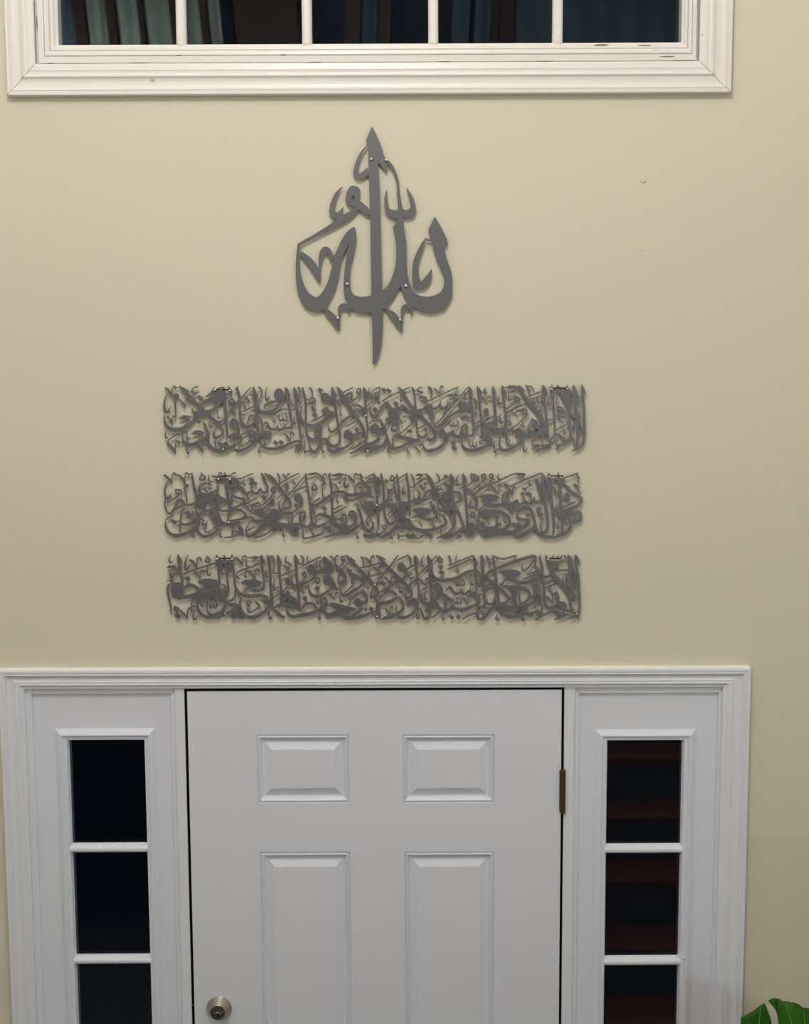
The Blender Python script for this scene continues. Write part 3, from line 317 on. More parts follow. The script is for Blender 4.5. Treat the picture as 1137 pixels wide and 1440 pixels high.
PANEL_1 = dict(c=(-67.4, 2689.3),
 screws=[(-19.9, 8.8), (-15.9, -75.2), (-325.7, -66.8), (-358.5, -69.0), (-375.5, 70.9), (-339.4, 69.5), (14.3, -18.1), (419.2, 69.5), (455.2, 69.9), (410.8, -57.9)],
 bars=[(-376.7, -336.5, 72.0), (417.0, 456.7, 71.8)],
 ink='''-2457 383 23,-2420 351 29,-2387 298 26,-2382 275 12;-2384 298 12,-2379 368 12,-2360 402 15,-2344 397 18,-2338 368 9;-2350 391 9,-2286 388 9;-2432 322 5,-2463 264 15,-2477 194 23,-2475 136 32,-2462 101 41,-2432 107 26,-2402 165 6;-2483 60 9,-2478 -9 23,-2454 -68 35,-2408 -100 44,-2344 -109 44,-2262 -92 41,-2191 -52 35,-2143 -11 26,-2118 41 26,-2129 88 23,-2152 140 12;-2285 402 18,-2240 350 41,-2178 280 47,-2115 210 47,-2058 152 50,-1978 76 41,-1904 11 41,-1840 -47 41;-2285 402 12,-2222 361 23,-2164 332 9;P-2151 146,-2123 105,-2076 123,-2040 158,-2011 140,-1977 105,-1919 110,-1949 70,-1990 52,-2049 35,-2096 41,-2130 76;-2034 180 18,-1992 227 35,-1934 238 53,-1870 238 70,-1823 226 70;-1836 203 47,-1860 156 29,-1919 116 35,-1977 105 35;-1991 273 6,-1956 296 23,-1914 325 26,-1890 371 18,-1884 389 6;P-1914 325,-1868 336,-1832 342,-1835 226,-1887 238,-1928 261;-2088 395 21,-2122 384 12,-2146 349 18,-2130 326 23,-2100 320 18,-2060 334 9;-2060 334 9,-2101 314 15,-2142 291 9;P-2060 297,-2009 268,-2033 227,-2084 256;-2334 286 65,-2332 286 65;-2358 263 23,-2348 194 23,-2344 118 21,-2346 60 18,-2352 19 9;-2352 31 15,-2369 54 15,-2388 31 12,-2388 -10 12,-2384 -57 9;-2451 43 9,-2422 25 21,-2400 -16 23,-2384 -57 9;-2300 251 12,-2266 216 23,-2244 181 23,-2233 147 9;-2232 158 9,-2225 228 9,-2213 257 18,-2190 239 29,-2179 210 12;-2306 19 9,-2258 45 26,-2212 45 26,-2171 48 15;-2294 19 12,-2248 24 15,-2201 21 18;-2177 42 15,-2201 7 18,-2242 -16 15,-2278 -34 7;-2158 -162 9,-2116 -134 23,-2064 -131 26,-2018 -146 15;-2158 -162 12,-2100 -154 15,-2047 -160 18;-2024 -146 18,-2060 -181 18,-2100 -201 15,-2136 -215 7;-2020 -17 9,-2004 -64 29,-1982 -117 26,-1977 -163 26,-2001 -216 32,-2061 -248 38,-2138 -280 41,-2202 -297 41,-2248 -267 32,-2270 -215 21,-2270 -162 15,-2257 -121 9;P-2026 -17,-2004 -29,-1975 -64,-1993 -82,-2016 -76;-2216 -127 12,-2218 -192 12,-2218 -215 18,-2214 -302 9,-2215 -338 15,-2228 -372 12,-2210 -391 18,-2192 -367 7;-2230 -203 9,-2200 -221 18,-2188 -198 6;-2084 29 9,-2085 -11 15,-2068 -29 18,-2056 -11 7;-1944 -12 9,-1951 -52 15,-1934 -82 21,-1916 -59 9;-2467 -126 9,-2474 -179 15,-2463 -208 18,-2446 -191 7;-2316 -153 13,-2381 -194 15,-2440 -231 15;-2438 -231 9,-2441 -261 12;-2447 -255 18,-2436 -284 35,-2402 -319 32,-2374 -360 26,-2362 -396 9;-2362 -390 12,-2360 -320 12,-2348 -255 18,-2324 -244 21,-2312 -267 21,-2308 -285 9;-2318 -255 12,-2266 -256 9;-2097 -292 18,-2068 -327 29,-2046 -356 23,-2029 -386 7;-2034 -368 9,-2033 -309 9,-2021 -286 18,-1998 -292 18,-1986 -310 9;-1998 -286 12,-1956 -286 12;-1948 -134 7,-1960 -181 15,-1967 -240 23,-1951 -298 35,-1905 -345 41,-1847 -369 44;-1864 -76 15,-1894 -129 15,-1901 -181 23,-1879 -211 29,-1844 -199 23;-1885 -234 12,-1886 -304 15,-1870 -316 15;-1867 354 12,-1820 377 21,-1779 388 18;-1780 356 12,-1698 356 12;-1868 313 15,-1681 312 15;-1721 394 12,-1704 370 26,-1681 336 21,-1681 307 12;P-1867 348,-1751 348,-1753 249,-1823 238,-1870 238;-1774 382 18,-1772 319 41,-1766 202 38,-1756 86 35,-1752 -30 35,-1742 -118 26,-1744 -188 21,-1754 -241 7;-1448 387 9,-1519 312 18,-1578 251 18,-1638 184 23,-1697 121 23,-1744 69 21,-1786 11 18,-1829 -30 18,-1858 -53 23;-1840 -18 18,-1806 -88 18,-1790 -135 21,-1808 -176 23,-1850 -199 29,-1890 -205 23;-1610 393 12,-1616 370 29,-1594 306 29,-1584 202 29,-1590 85 26,-1576 10 29,-1554 -55 41,-1514 -84 41,-1467 -72 35,-1420 -32 29,-1401 26 29;-1634 359 12,-1610 388 21;-1688 295 9,-1700 243 18,-1713 202 23,-1696 173 23,-1661 185 29,-1649 219 18,-1671 248 18,-1694 243 12;-1849 110 7,-1850 63 12,-1844 28 18,-1821 34 12;P-1662 115,-1628 80,-1651 51,-1692 80;P-1664 22,-1624 4,-1600 -31,-1602 -101,-1631 -112,-1678 -101,-1706 -66,-1711 -25,-1694 4;P-1609 -130,-1598 -177,-1621 -206,-1669 -218,-1727 -211,-1709 -171,-1656 -153;-1602 -89 18,-1602 -136 23;-1621 -171 35,-1586 -195 35,-1581 -235 23,-1605 -270 23,-1659 -299 29,-1718 -322 41,-1776 -352 47,-1847 -357 47,-1881 -351 47;-1663 -223 9,-1670 -276 9;P-1833 -258,-1799 -275,-1763 -252,-1729 -287,-1735 -334,-1800 -322,-1851 -299;-1636 -335 23,-1624 -364 41,-1578 -358 35,-1519 -335 29,-1460 -295 29,-1412 -248 29,-1388 -195 29;-1577 -317 12,-1518 -282 18,-1464 -236 18;-1586 -182 9,-1539 -154 21,-1491 -137 23,-1450 -131 23,-1416 -154 35,-1411 -195 47,-1446 -212 35,-1475 -189 35,-1480 -154 23;P-1340 -149,-1293 -126,-1234 -138,-1218 -179,-1248 -225,-1294 -225,-1341 -196,-1382 -207,-1387 -166;-1418 392 12,-1419 352 35,-1409 259 38,-1399 172 41,-1391 84 38,-1385 -32 35,-1375 -149 29,-1364 -207 23;-1419 387 12,-1396 323 23,-1368 265 9;-1455 288 12,-1443 300 18,-1426 294 15;-1550 219 12,-1532 201 23,-1521 161 15,-1522 114 9;-1536 294 12,-1508 265 21,-1485 236 21,-1468 201 9;-1558 97 12,-1499 126 18,-1428 158 18,-1393 166 18;-1587 80 12,-1564 74 15,-1546 59 15,-1529 73 6;-1502 -49 12,-1489 3 15,-1465 50 21,-1436 56 23,-1407 38 35;-1360 386 18,-1337 369 21,-1324 317 15,-1345 253 15,-1369 212 18,-1376 166 23,-1353 113 32,-1301 90 47,-1242 95 41,-1207 107 35;-1261 386 6,-1280 328 12,-1280 270 21,-1264 235 29,-1240 258 15,-1228 281 6;-1300 131 9,-1288 171 23,-1241 194 35,-1206 211 35;-1354 38 18,-1338 14 18,-1326 -27 15,-1327 -61 9;-1321 -79 12,-1309 -50 12,-1280 -27 21,-1256 -50 23,-1240 -91 23,-1216 -109 23;-1327 -79 18,-1328 -143 18;-1353 -219 18,-1348 -266 23,-1320 -312 29,-1273 -336 32,-1214 -337 29;-1308 -324 23,-1301 -278 18,-1295 -254 7;-1301 -301 18,-1272 -290 6;-1360 -301 7,-1372 -353 15,-1368 -382 21,-1344 -365 6;P-1122 374,-1087 356,-1064 315,-1060 258,-1094 252,-1158 258,-1181 287,-1174 333,-1151 362;-1059 286 35,-1077 228 23,-1113 182 23,-1160 136 29,-1214 101 35,-1272 78 35;-1088 258 18,-1147 226 23,-1252 194 23;-1040 385 12,-1040 344 29,-1024 269 32,-1008 170 32,-992 83 29,-981 -5 26,-976 -63 23,-989 -92 29;-989 -92 29,-1036 -98 29,-1064 -86 18,-1088 -109 29,-1129 -115 32,-1146 -91 18,-1176 -109 29,-1216 -109 29,-1246 -79 18,-1280 -68 12;-1040 385 12,-1017 338 26,-989 274 9;-1064 -80 18,-1058 -45 7;-1146 -86 18,-1140 -51 7;-941 384 12,-941 344 29,-926 257 35,-916 140 35,-900 24 35,-884 -92 32,-874 -210 26,-868 -256 23,-868 -297 23,-887 -344 23,-911 -397 9;-941 384 12,-918 326 26,-890 268 9;-894 384 18,-878 361 21,-866 314 15,-878 262 12,-885 222 15,-874 198 18,-856 221 6;-920 222 11,-879 222 11;-839 384 12,-837 332 29,-814 256 32,-808 140 29,-812 -6 26,-808 -105 26,-797 -163 23,-780 -210 35,-734 -239 41,-686 -222 35,-645 -181 29,-633 -135 29,-644 -100 35,-680 -111 29,-703 -152 18,-716 -199 9;-851 163 7,-869 105 15,-876 48 18,-853 -11 29,-813 -46 41,-743 -70 41,-673 -65 38,-614 -36 35,-556 5 29;-748 -23 15,-684 5 18,-614 40 18,-554 69 15;-760 378 21,-738 354 21,-726 314 15,-733 268 15;-727 262 18,-698 238 18,-704 203 21,-734 192 21,-757 209 18,-756 244 18,-727 262 18;-804 239 12,-756 238 12;-728 186 12,-728 151 12;P-722 157,-682 122,-706 81,-746 116;P-712 99,-671 64,-695 23,-736 52;P-650 383,-598 354,-622 313,-668 342;-1243 60 12,-1184 72 15,-1126 101 18,-1073 127 18,-1032 124 12;-1197 20 7,-1197 -4 15,-1180 -21 18,-1168 25 6;-1126 48 7,-1122 8 18,-1098 -10 18,-1080 25 12,-1080 60 7;-1080 25 12,-1069 1 18,-1046 -10 18,-1028 19 9;-1044 71 7,-1039 42 15,-1022 25 15;-972 245 6,-979 210 12,-973 176 15,-950 170 18;-940 42 7,-952 -5 12,-941 -46 18,-924 -40 9;-981 1 9,-952 1 9;-1060 -168 18,-1031 -197 21,-1008 -232 18,-997 -256 12;-997 -250 12,-996 -186 12,-978 -151 18,-960 -162 18,-949 -180 9;P-1184 -237,-1137 -267,-1156 -302,-1202 -272;P-1120 -232,-1067 -261,-1091 -296,-1137 -267;-868 -262 29,-909 -250 29,-956 -262 29,-1015 -285 32,-1086 -320 35,-1168 -342 35,-1250 -342 29;-910 -291 23,-928 -338 18,-940 -385 9;-844 -140 6,-850 -180 12,-838 -204 18,-820 -192 6;-821 -257 9,-834 -315 15,-834 -362 18,-818 -385 18,-794 -362 12,-782 -368 18,-752 -374 12;-774 -239 9,-770 -304 18,-746 -362 29,-718 -386 35,-682 -351 23,-652 -287 23,-622 -240 29,-581 -222 29;-623 -287 12,-624 -351 18,-606 -386 21;P-610 313,-575 319,-540 301,-511 266,-494 220,-518 191,-576 191,-611 209,-628 238,-628 284;P-618 122,-554 150,-531 115,-478 92,-496 45,-566 52,-613 81,-618 98;-496 45 23,-544 11 23,-602 -30 29,-661 -65 29;-613 49 15,-566 63 18;-493 382 12,-493 324 35,-477 255 41,-466 208 38,-450 80 32,-433 -36 29,-416 -124 29,-411 -223 26,-424 -282 29,-466 -311 38,-512 -305 35,-546 -264 26,-546 -222 18,-522 -176 7;-493 382 12,-470 324 23,-436 260 9;-434 382 18,-400 324 41,-354 237 41,-308 161 41,-251 79 47,-205 21 35,-159 -49 32,-124 -125 29,-101 -201 26,-102 -254 23,-108 -301 35;-434 382 18,-388 335 23,-366 312 12;-371 315 15,-313 347 15,-254 375 15;-331 260 12,-319 294 18,-290 312 21,-261 294 21,-273 242 18,-296 208 15;-325 265 15,-308 231 12,-302 213 12;-190 363 12,-167 363 18,-162 329 23,-179 305 23,-202 323 18,-196 358 15;-162 311 23,-185 271 15,-238 230 18,-291 190 12;-120 381 12,-120 334 29,-109 253 29,-102 137 29,-94 20 29,-83 -67 26,-81 -155 18,-90 -213 9;-120 375 12,-86 311 35,-69 264 18;P-98 322,-57 299,-69 258,-109 270;-56 380 7,-62 340 12,-57 311 18,-39 305 15,-4 351 12,55 377 15;-45 305 12,-40 253 15,-16 247 18,7 264 9;7 270 23,7 299 18,31 310 18,54 293 18,36 270 23,7 270 23;19 252 18,-28 206 15,-81 160 12;P6 154,41 119,12 84,-29 119;-52 165 7,-52 113 18,-35 61 23,-6 26 32,23 25 29,47 66 21,53 101 12;-59 -50 12,-18 -21 15,23 -4 12;-430 208 18,-407 231 18,-390 202 18,-413 173 18,-430 208 18;-390 126 7,-403 80 12,-398 51 18,-380 56 9;-222 91 18,-233 138 15,-221 166 18,-180 166 23,-145 143 23,-110 131 18;P-204 96,-175 120,-116 131,-122 96,-158 79,-193 73;-228 62 35,-280 44 29,-333 10 29,-380 -31 29,-416 -72 23,-446 -101 23,-487 -141 26,-522 -135 23,-539 -100 18,-544 -59 7;-340 -84 12,-282 -55 15,-217 -20 15;P-323 -119,-288 -131,-253 -172,-248 -212,-289 -230,-348 -224,-364 -189,-352 -142;-253 -201 29,-254 -248 23,-278 -282 23,-336 -323 29,-407 -352 35,-490 -375 47,-536 -352 29,-559 -310 15;-253 -189 35,-195 -178 35,-148 -160 35,-113 -142 18;P-206 -84,-177 -114,-200 -148,-241 -119;-172 -201 9,-189 -236 12,-195 -259 6;-266 -352 12,-196 -306 23,-125 -254 23;50 -231 35,-14 -278 41,-79 -307 53,-138 -336 41,-208 -365 29,-290 -400 12;50 -325 35,-21 -354 35,-79 -377 35,-120 -382 12;P-48 -108,-13 -62,28 -56,63 -97,62 -167,4 -161,-48 -143;-616 -246 23,-581 -222 23,-558 -258 23,-559 -310 18;-618 -398 12,-594 -369 12;19 362 12,66 380 15,66 339 12,54 310 12,48 252 15,48 206 18,59 188 18,71 206 6;P107 379,142 350,130 310,83 345;P159 373,206 338,182 310,142 339;100 218 18,176 263 15,252 303 15,293 318 12;310 321 18,368 355 15,421 378 12;282 379 15,316 344 35,351 286 41,391 222 38,438 158 35,484 111 47,530 64 38,583 5 38,636 -53 38,694 -112 38;293 373 18,340 332 29,380 309 9;450 378 15,462 343 26,479 268 23,484 180 23,496 76 26,498 -41 23,507 -146 23,530 -199 29,570 -216 32,606 -193 23,618 -152 15,606 -111 21,594 -100 12;512 -105 12,548 -94 15,588 -73 15;P240 222,292 193,268 147,228 182;274 170 12,274 135 12;316 286 7,310 239 12,316 216 18,333 233 6;147 205 23,123 182 29,88 130 26,52 78 21,17 20 15;147 199 35,170 164 41,198 124 47,239 100 47,286 112 41,321 135 35,350 169 15;350 164 18,368 129 35,402 94 44,455 82 47,513 93 47,578 116 35,636 145 32,682 168 18;P169 106,216 106,274 106,286 77,268 42,250 7,227 -16,180 -16,157 2,168 42,157 78;280 77 29,262 30 23,245 -5 23;157 19 12,139 -4 21,157 -16 18;69 2 18,92 -51 29,121 -103 29,138 -168 29,156 -232 29,173 -285 32,196 -326 38,225 -343 41,272 -338 38,331 -320 32,389 -286 29;163 -33 18,139 -57 15,116 -74 12;P16 -62,51 -74,75 -97,98 -86,115 -115,98 -150,63 -161,16 -155;227 -16 29,209 -57 18,203 -109 23,220 -132 29,250 -133 29,279 -104 23,285 -63 23,268 -28 29,233 -22 29;291 18 12,314 -17 18,338 -52 9;338 7 9,350 36 18,367 30 18,367 18 7;437 41 18,461 23 21,454 -6 23,431 -6 23,426 24 21,437 41 18;442 -17 18,460 -29 18,484 -20 12;448 -23 15,437 -52 15,390 -99 15,337 -145 15,284 -186 15;P413 -116,454 -140,431 -169,396 -145;219 -314 12,214 -256 18,226 -215 23,255 -191 29,302 -203 41,366 -215 41,430 -239 47,494 -245 29,530 -239 23;P395 -221,518 -239,530 -262,482 -274,436 -292,389 -297,378 -280,412 -262,366 -232;155 -308 9,155 -343 15,172 -384 21,190 -396 12;389 -344 7,388 -379 18,406 -391 18,412 -362 6;477 -321 12,506 -351 21,546 -398 9;541 -333 9,553 -304 15,576 -310 18,594 -345 23,628 -375 32,682 -375 35;629 -199 9,641 -164 12,670 -129 12;P635 -222,682 -222,682 -258,646 -258,629 -240;132 -226 12,120 -272 23,73 -325 29,14 -354 32;15 -260 15,45 -214 18,62 -167 18;P18 136,41 119,35 95,18 90;636 378 15,660 348 21,677 308 15;555 378 18,526 366 15,514 343 18,538 325 21,560 314 18,584 325 7;474 338 12,514 331 12;578 319 12,549 302 15,514 285 9;P526 256,549 273,618 267,612 232,554 244;618 244 12,572 221 18,548 215 12;682 232 12,636 220 15,590 192 18;618 250 9,618 157 9;648 63 29,671 5 29,682 75 35;576 -263 7,576 -298 9;712 359 18,747 330 18,776 295 12;776 301 9,776 353 12,794 388 18,811 376 18,811 359 7;648 383 18,672 354 21,683 308 15,671 255 12;648 220 13,735 261 15,822 301 15,910 341 15,998 381 12;986 375 12,968 329 11,962 294 12;P864 266,886 295,974 294,980 277,939 265;962 277 18,1032 285 12;951 271 15,934 248 15,892 231 9;892 208 9,886 173 15,898 149 12;1120 381 12,1085 352 12,1038 288 15,986 225 15,928 167 18,869 98 18,799 10 18,723 -65 18;648 151 18,671 162 21,688 133 23,718 121 32,752 144 23,776 173 23,788 214 9;776 179 23,788 138 35,816 127 38,852 144 29,864 179 18,869 214 7;P648 151,682 145,694 75,694 17,664 5,647 40;1120 381 18,1126 328 35,1138 248 35,1143 160 38,1155 73 32,1167 -15 32,1172 -102 29,1173 -167 26,1150 -196 26,1108 -201 32;1120 375 18,1143 334 29,1166 282 9;1068 305 12,1062 259 15,1073 230 21,1090 242 12,1120 236 9;1085 311 6,1068 294 12;P1009 201,1038 213,1085 195,1120 160,1126 119,1091 96,1021 102,998 132,992 172;1021 97 41,968 79 32,910 45 29,863 4 29,816 -48 32,776 -82 35,728 -89 23,706 -71 12,700 -12 12,718 51 7;647 -71 18,682 -100 23,717 -141 29,728 -182 29,705 -222 35,670 -246 35,646 -246 35;P764 -147,799 -106,828 -124,857 -165,898 -148,933 -130,945 -148,939 -177,892 -200,857 -218,811 -223,770 -200,752 -170;P1021 21,1056 38,1091 44,1120 20,1102 -2,1068 3,1038 -14;1108 23 12,1149 23 12;892 -14 9,892 -54 15,910 -84 21,933 -72 18,939 -25 9;939 -66 18,962 -84 18,986 -66 18,992 -37 15,968 -8 9;1021 -183 29,1032 -113 23,1056 -78 23,1085 -67 23,1097 -102 23,1091 -149 23,1074 -184 35,1032 -178 29;933 -148 18,951 -183 29,980 -207 38,1032 -201 47,1085 -201 41,1126 -196 23;857 -218 23,840 -270 29,792 -317 35,728 -357 38,646 -369 35;951 -230 9,951 -253 9;P916 -252,962 -265,951 -318,980 -341,962 -370,922 -352,927 -312,904 -282;1032 -230 12,1032 -277 18,1050 -324 29,1091 -359 41,1150 -371 41,1220 -360 38,1272 -337 29,1314 -319 23;1178 241 18,1202 212 21,1208 171 15,1190 119 12,1184 84 15,1202 55 21,1214 72 9;1222 386 12,1224 340 29,1236 247 29,1246 130 29,1260 26 29,1266 -74 26,1272 -161 26;1218 386 12,1242 339 26,1266 288 18;1248 316 9,1300 316 12;1306 345 23,1306 304 23;1254 252 18,1283 241 18,1312 218 15;1178 -61 15,1214 -44 15,1260 -15 15;1214 -62 7,1202 -102 12,1214 -138 18,1231 -120 6;1114 -248 7,1120 -295 15,1138 -324 18,1162 -307 12,1161 -260 9;1162 -301 12,1184 -330 18,1214 -312 12,1202 -272 9;1249 -242 9,1249 -284 15,1272 -290 15;P1254 -184,1313 -167,1314 -237,1266 -231;1301 113 18,1295 89 18;1272 -9 12,1312 37 12;1277 316 12,1300 310 12;1318 374 6,1300 339 12,1300 304 15,1318 299 15,1330 316 6;1277 252 15,1312 218 21,1336 165 9;1342 211 7,1342 246 12,1364 269 15,1370 252 12,1406 246 12;P1301 113,1324 130,1348 112,1348 66,1324 66,1354 54,1336 31,1312 49,1295 84;1324 43 18,1301 20 15,1278 -4 12;1399 385 12,1400 345 29,1411 246 32,1423 130 35,1430 13 32,1442 -69 29;1399 385 12,1416 339 26,1440 281 9;1516 390 12,1516 350 35,1528 245 32,1540 129 32,1552 13 29,1556 -75 29,1559 -139 29,1559 -221 21,1556 -302 7;1516 385 12,1539 332 23,1562 274 9;1510 368 12,1568 370 12;P1568 373,1586 390,1626 396,1673 390,1696 375,1667 364,1626 355,1580 355;1690 372 12,1667 343 21,1638 320 15,1586 309 9;1586 303 7,1586 251 15,1592 216 18,1621 233 18,1644 233 12;1656 251 18,1674 262 23,1709 244 23,1714 210 23,1686 198 23,1656 210 18,1662 245 18;1679 256 12,1686 210 15;1680 198 12,1628 158 15,1558 111 15;1570 77 18,1639 111 18,1709 146 18,1790 174 18;1708 389 12,1708 366 29,1743 314 38,1779 256 41,1831 186 47,1884 128 47,1943 58 47;1714 389 12,1743 355 23,1778 325 9;1795 395 18,1812 366 21,1830 325 18,1830 268 12;1806 383 12,1841 383 15,1865 366 18,1882 331 9;1819 261 15,1877 284 15,1941 313 15;1871 255 9,1878 198 15,1901 185 18,1919 214 12;1918 261 9,1930 209 15,1942 197 12;1434 223 12,1464 222 12;1475 269 6,1464 228 15,1464 188 18,1476 164 18,1493 188 12,1516 181 12;1452 30 12,1488 30 12;1494 59 6,1482 13 15,1488 -34 18,1500 -51 18,1517 -34 12,1540 -40 12;1296 -32 15,1348 -4 15,1412 31 15;1570 -28 12,1599 -28 12;1610 36 6,1593 -17 15,1599 -58 18,1611 -75 18,1628 -46 7;1628 94 12,1651 65 18,1686 35 15,1698 18 7;1698 82 12,1709 105 15,1732 88 15,1750 111 12,1779 110 18,1802 88 18,1786 58 18,1762 70 18,1756 99 12;1786 58 18,1820 52 15;1797 46 18,1768 6 15,1710 -52 15,1634 -116 15;1756 -23 9,1751 -70 15,1763 -105 15,1780 -88 9;1442 -45 29,1394 -57 35,1324 -62 35,1296 -85 29,1348 -103 41,1418 -121 47,1489 -132 53,1559 -133 47,1629 -134 29;1559 -157 29,1489 -150 35,1406 -168 35,1325 -185 35,1266 -208 41;P1278 -196,1336 -196,1384 -226,1407 -255,1384 -284,1336 -255,1278 -249;1395 -267 23,1349 -308 29,1290 -342 29,1255 -360 23;1430 -255 7,1413 -302 15,1419 -355 18,1430 -396 21,1454 -367 18,1472 -349 12;1500 -174 9,1483 -244 15,1477 -302 21,1501 -349 29,1542 -372 38,1600 -362 38,1664 -327 32,1723 -286 29,1758 -245 23;1576 -232 9,1600 -256 15,1582 -291 15,1600 -321 18,1630 -309 12,1652 -292 7;P1664 -145,1699 -116,1740 -117,1763 -152,1804 -169,1862 -152,1944 -152,1944 -211,1863 -211,1781 -222,1699 -233,1664 -198;1816 -146 29,1827 -82 15,1850 -47 18,1868 -1 18;P1861 5,1885 -6,1932 -30,1944 -94,1898 -106,1880 -71,1856 -35;1851 -146 23,1891 -135 23,1897 -100 23;1776 -262 7,1764 -327 15,1770 -380 18,1788 -386 18,1811 -345 7;1921 -246 12,1886 -263 15,1870 -298 21,1899 -322 23,1946 -310 18;1946 -328 12,1910 -340 15,1876 -362 12;1929 -392 9,1958 -375 18;1864 366 12,1888 325 12;1864 279 15,1922 302 15,1980 324 15;1992 394 12,1992 342 29,2004 255 32,2017 156 32,2030 57 29,2042 -77 26,2054 -165 23,2055 -235 21,2050 -305 23;1992 394 12,2016 348 26,2045 278 9;1876 244 9,1876 198 15,1900 185 18,1918 209 12,1923 261 9;1918 214 12,1935 197 15,1959 185 15,1976 208 18,1964 267 9;1964 208 12,2005 208 12;1964 162 7,1953 110 12,1965 81 18,1982 110 6;1865 186 41,1912 92 41,1960 28 47,2001 -48 47,2019 -106 53,2025 -165 35;P1866 -1,1919 -30,1949 -65,1990 -106,2025 -147,2020 -200,1984 -205,1938 -205,1868 -205,1867 -164,1914 -158,1937 -141,1914 -117,1890 -88;1984 -205 12,1985 -264 15,1997 -311 9;1868 -298 23,1904 -322 18,1950 -316 15,2009 -317 23,2056 -329 29;1868 -269 12,1903 -258 18,1926 -246 12;1869 -362 15,1915 -340 15,1962 -322 12;1921 -392 9,1962 -363 18,2009 -346 29,2062 -340 29,2078 -294 29,2090 -247 23,2119 -212 23,2136 -165 23;2096 393 12,2097 348 29,2098 289 29,2110 185 29,2122 68 26,2132 -48 23,2136 -165 21;2068 260 6,2052 208 12,2052 168 18,2070 161 18,2098 173 12;2160 393 12,2166 364 23,2202 312 41,2238 242 47,2274 172 41,2298 96 35,2304 -20 29,2317 -137 26,2318 -212 23,2295 -254 29,2260 -271 29,2236 -236 23,2201 -206 29,2172 -182 23,2142 -189 23;2160 393 12,2184 370 18;2272 393 12,2278 358 29,2296 300 29,2302 184 29,2309 96 29;2074 362 12,2295 361 12;2097 318 12,2296 318 12;P2091 353,2301 352,2314 242,2308 155,2250 208,2202 300,2120 301,2110 243,2092 254;2168 260 7,2150 213 12,2156 178 18,2180 196 6;2174 144 12,2192 138 23,2239 108 18,2245 68 21,2204 68 23,2169 80 18,2169 126 18,2180 144 18;2204 108 12,2204 68 12;2181 56 12,2164 33 15,2194 -8 15,2228 -55 9;2228 4 9,2234 27 15,2257 21 12,2292 9 12;2048 -25 15,2082 -13 15,2123 -2 15;2160 -130 15,2229 -90 15,2299 -55 15;2235 -107 7,2236 -154 15,2254 -183 18,2270 -154 6;P2148 -265,2178 -253,2160 -294,2190 -306,2231 -288,2254 -277,2278 -289,2254 -318,2208 -329,2173 -364,2150 -376,2161 -329,2143 -306;P2230 -259,2300 -248,2301 -282,2242 -288;2353 392 12,2354 340 35,2360 253 41,2372 154 35,2385 67 41,2398 -50 47,2405 -166 35,2400 -254 29,2395 -330 23;2353 392 12,2376 334 29,2406 270 12;2319 253 7,2314 195 12,2332 178 12;2415 -3 23,2440 -79 23,2458 -155 18,2452 -225 7;2321 56 35,2356 32 35,2392 -3 35;2357 -49 12,2346 -108 18,2334 -142 18;2336 -212 12,2359 -248 21,2360 -295 15,2354 -330 7;2372 253 18,2442 261 12;2418 241 7,2402 201 12,2414 171 18,2430 189 6;2432 96 6,2414 49 15,2421 14 18,2438 26 6;2446 398 12,2452 345 29,2465 253 29,2472 125 32,2480 -21 29,2486 -138 26,2482 -237 23,2459 -307 29,2430 -342 29,2396 -359 29,2349 -388 12;2446 398 12,2470 345 26,2494 288 9;2401 -330 18,2407 -365 23''')
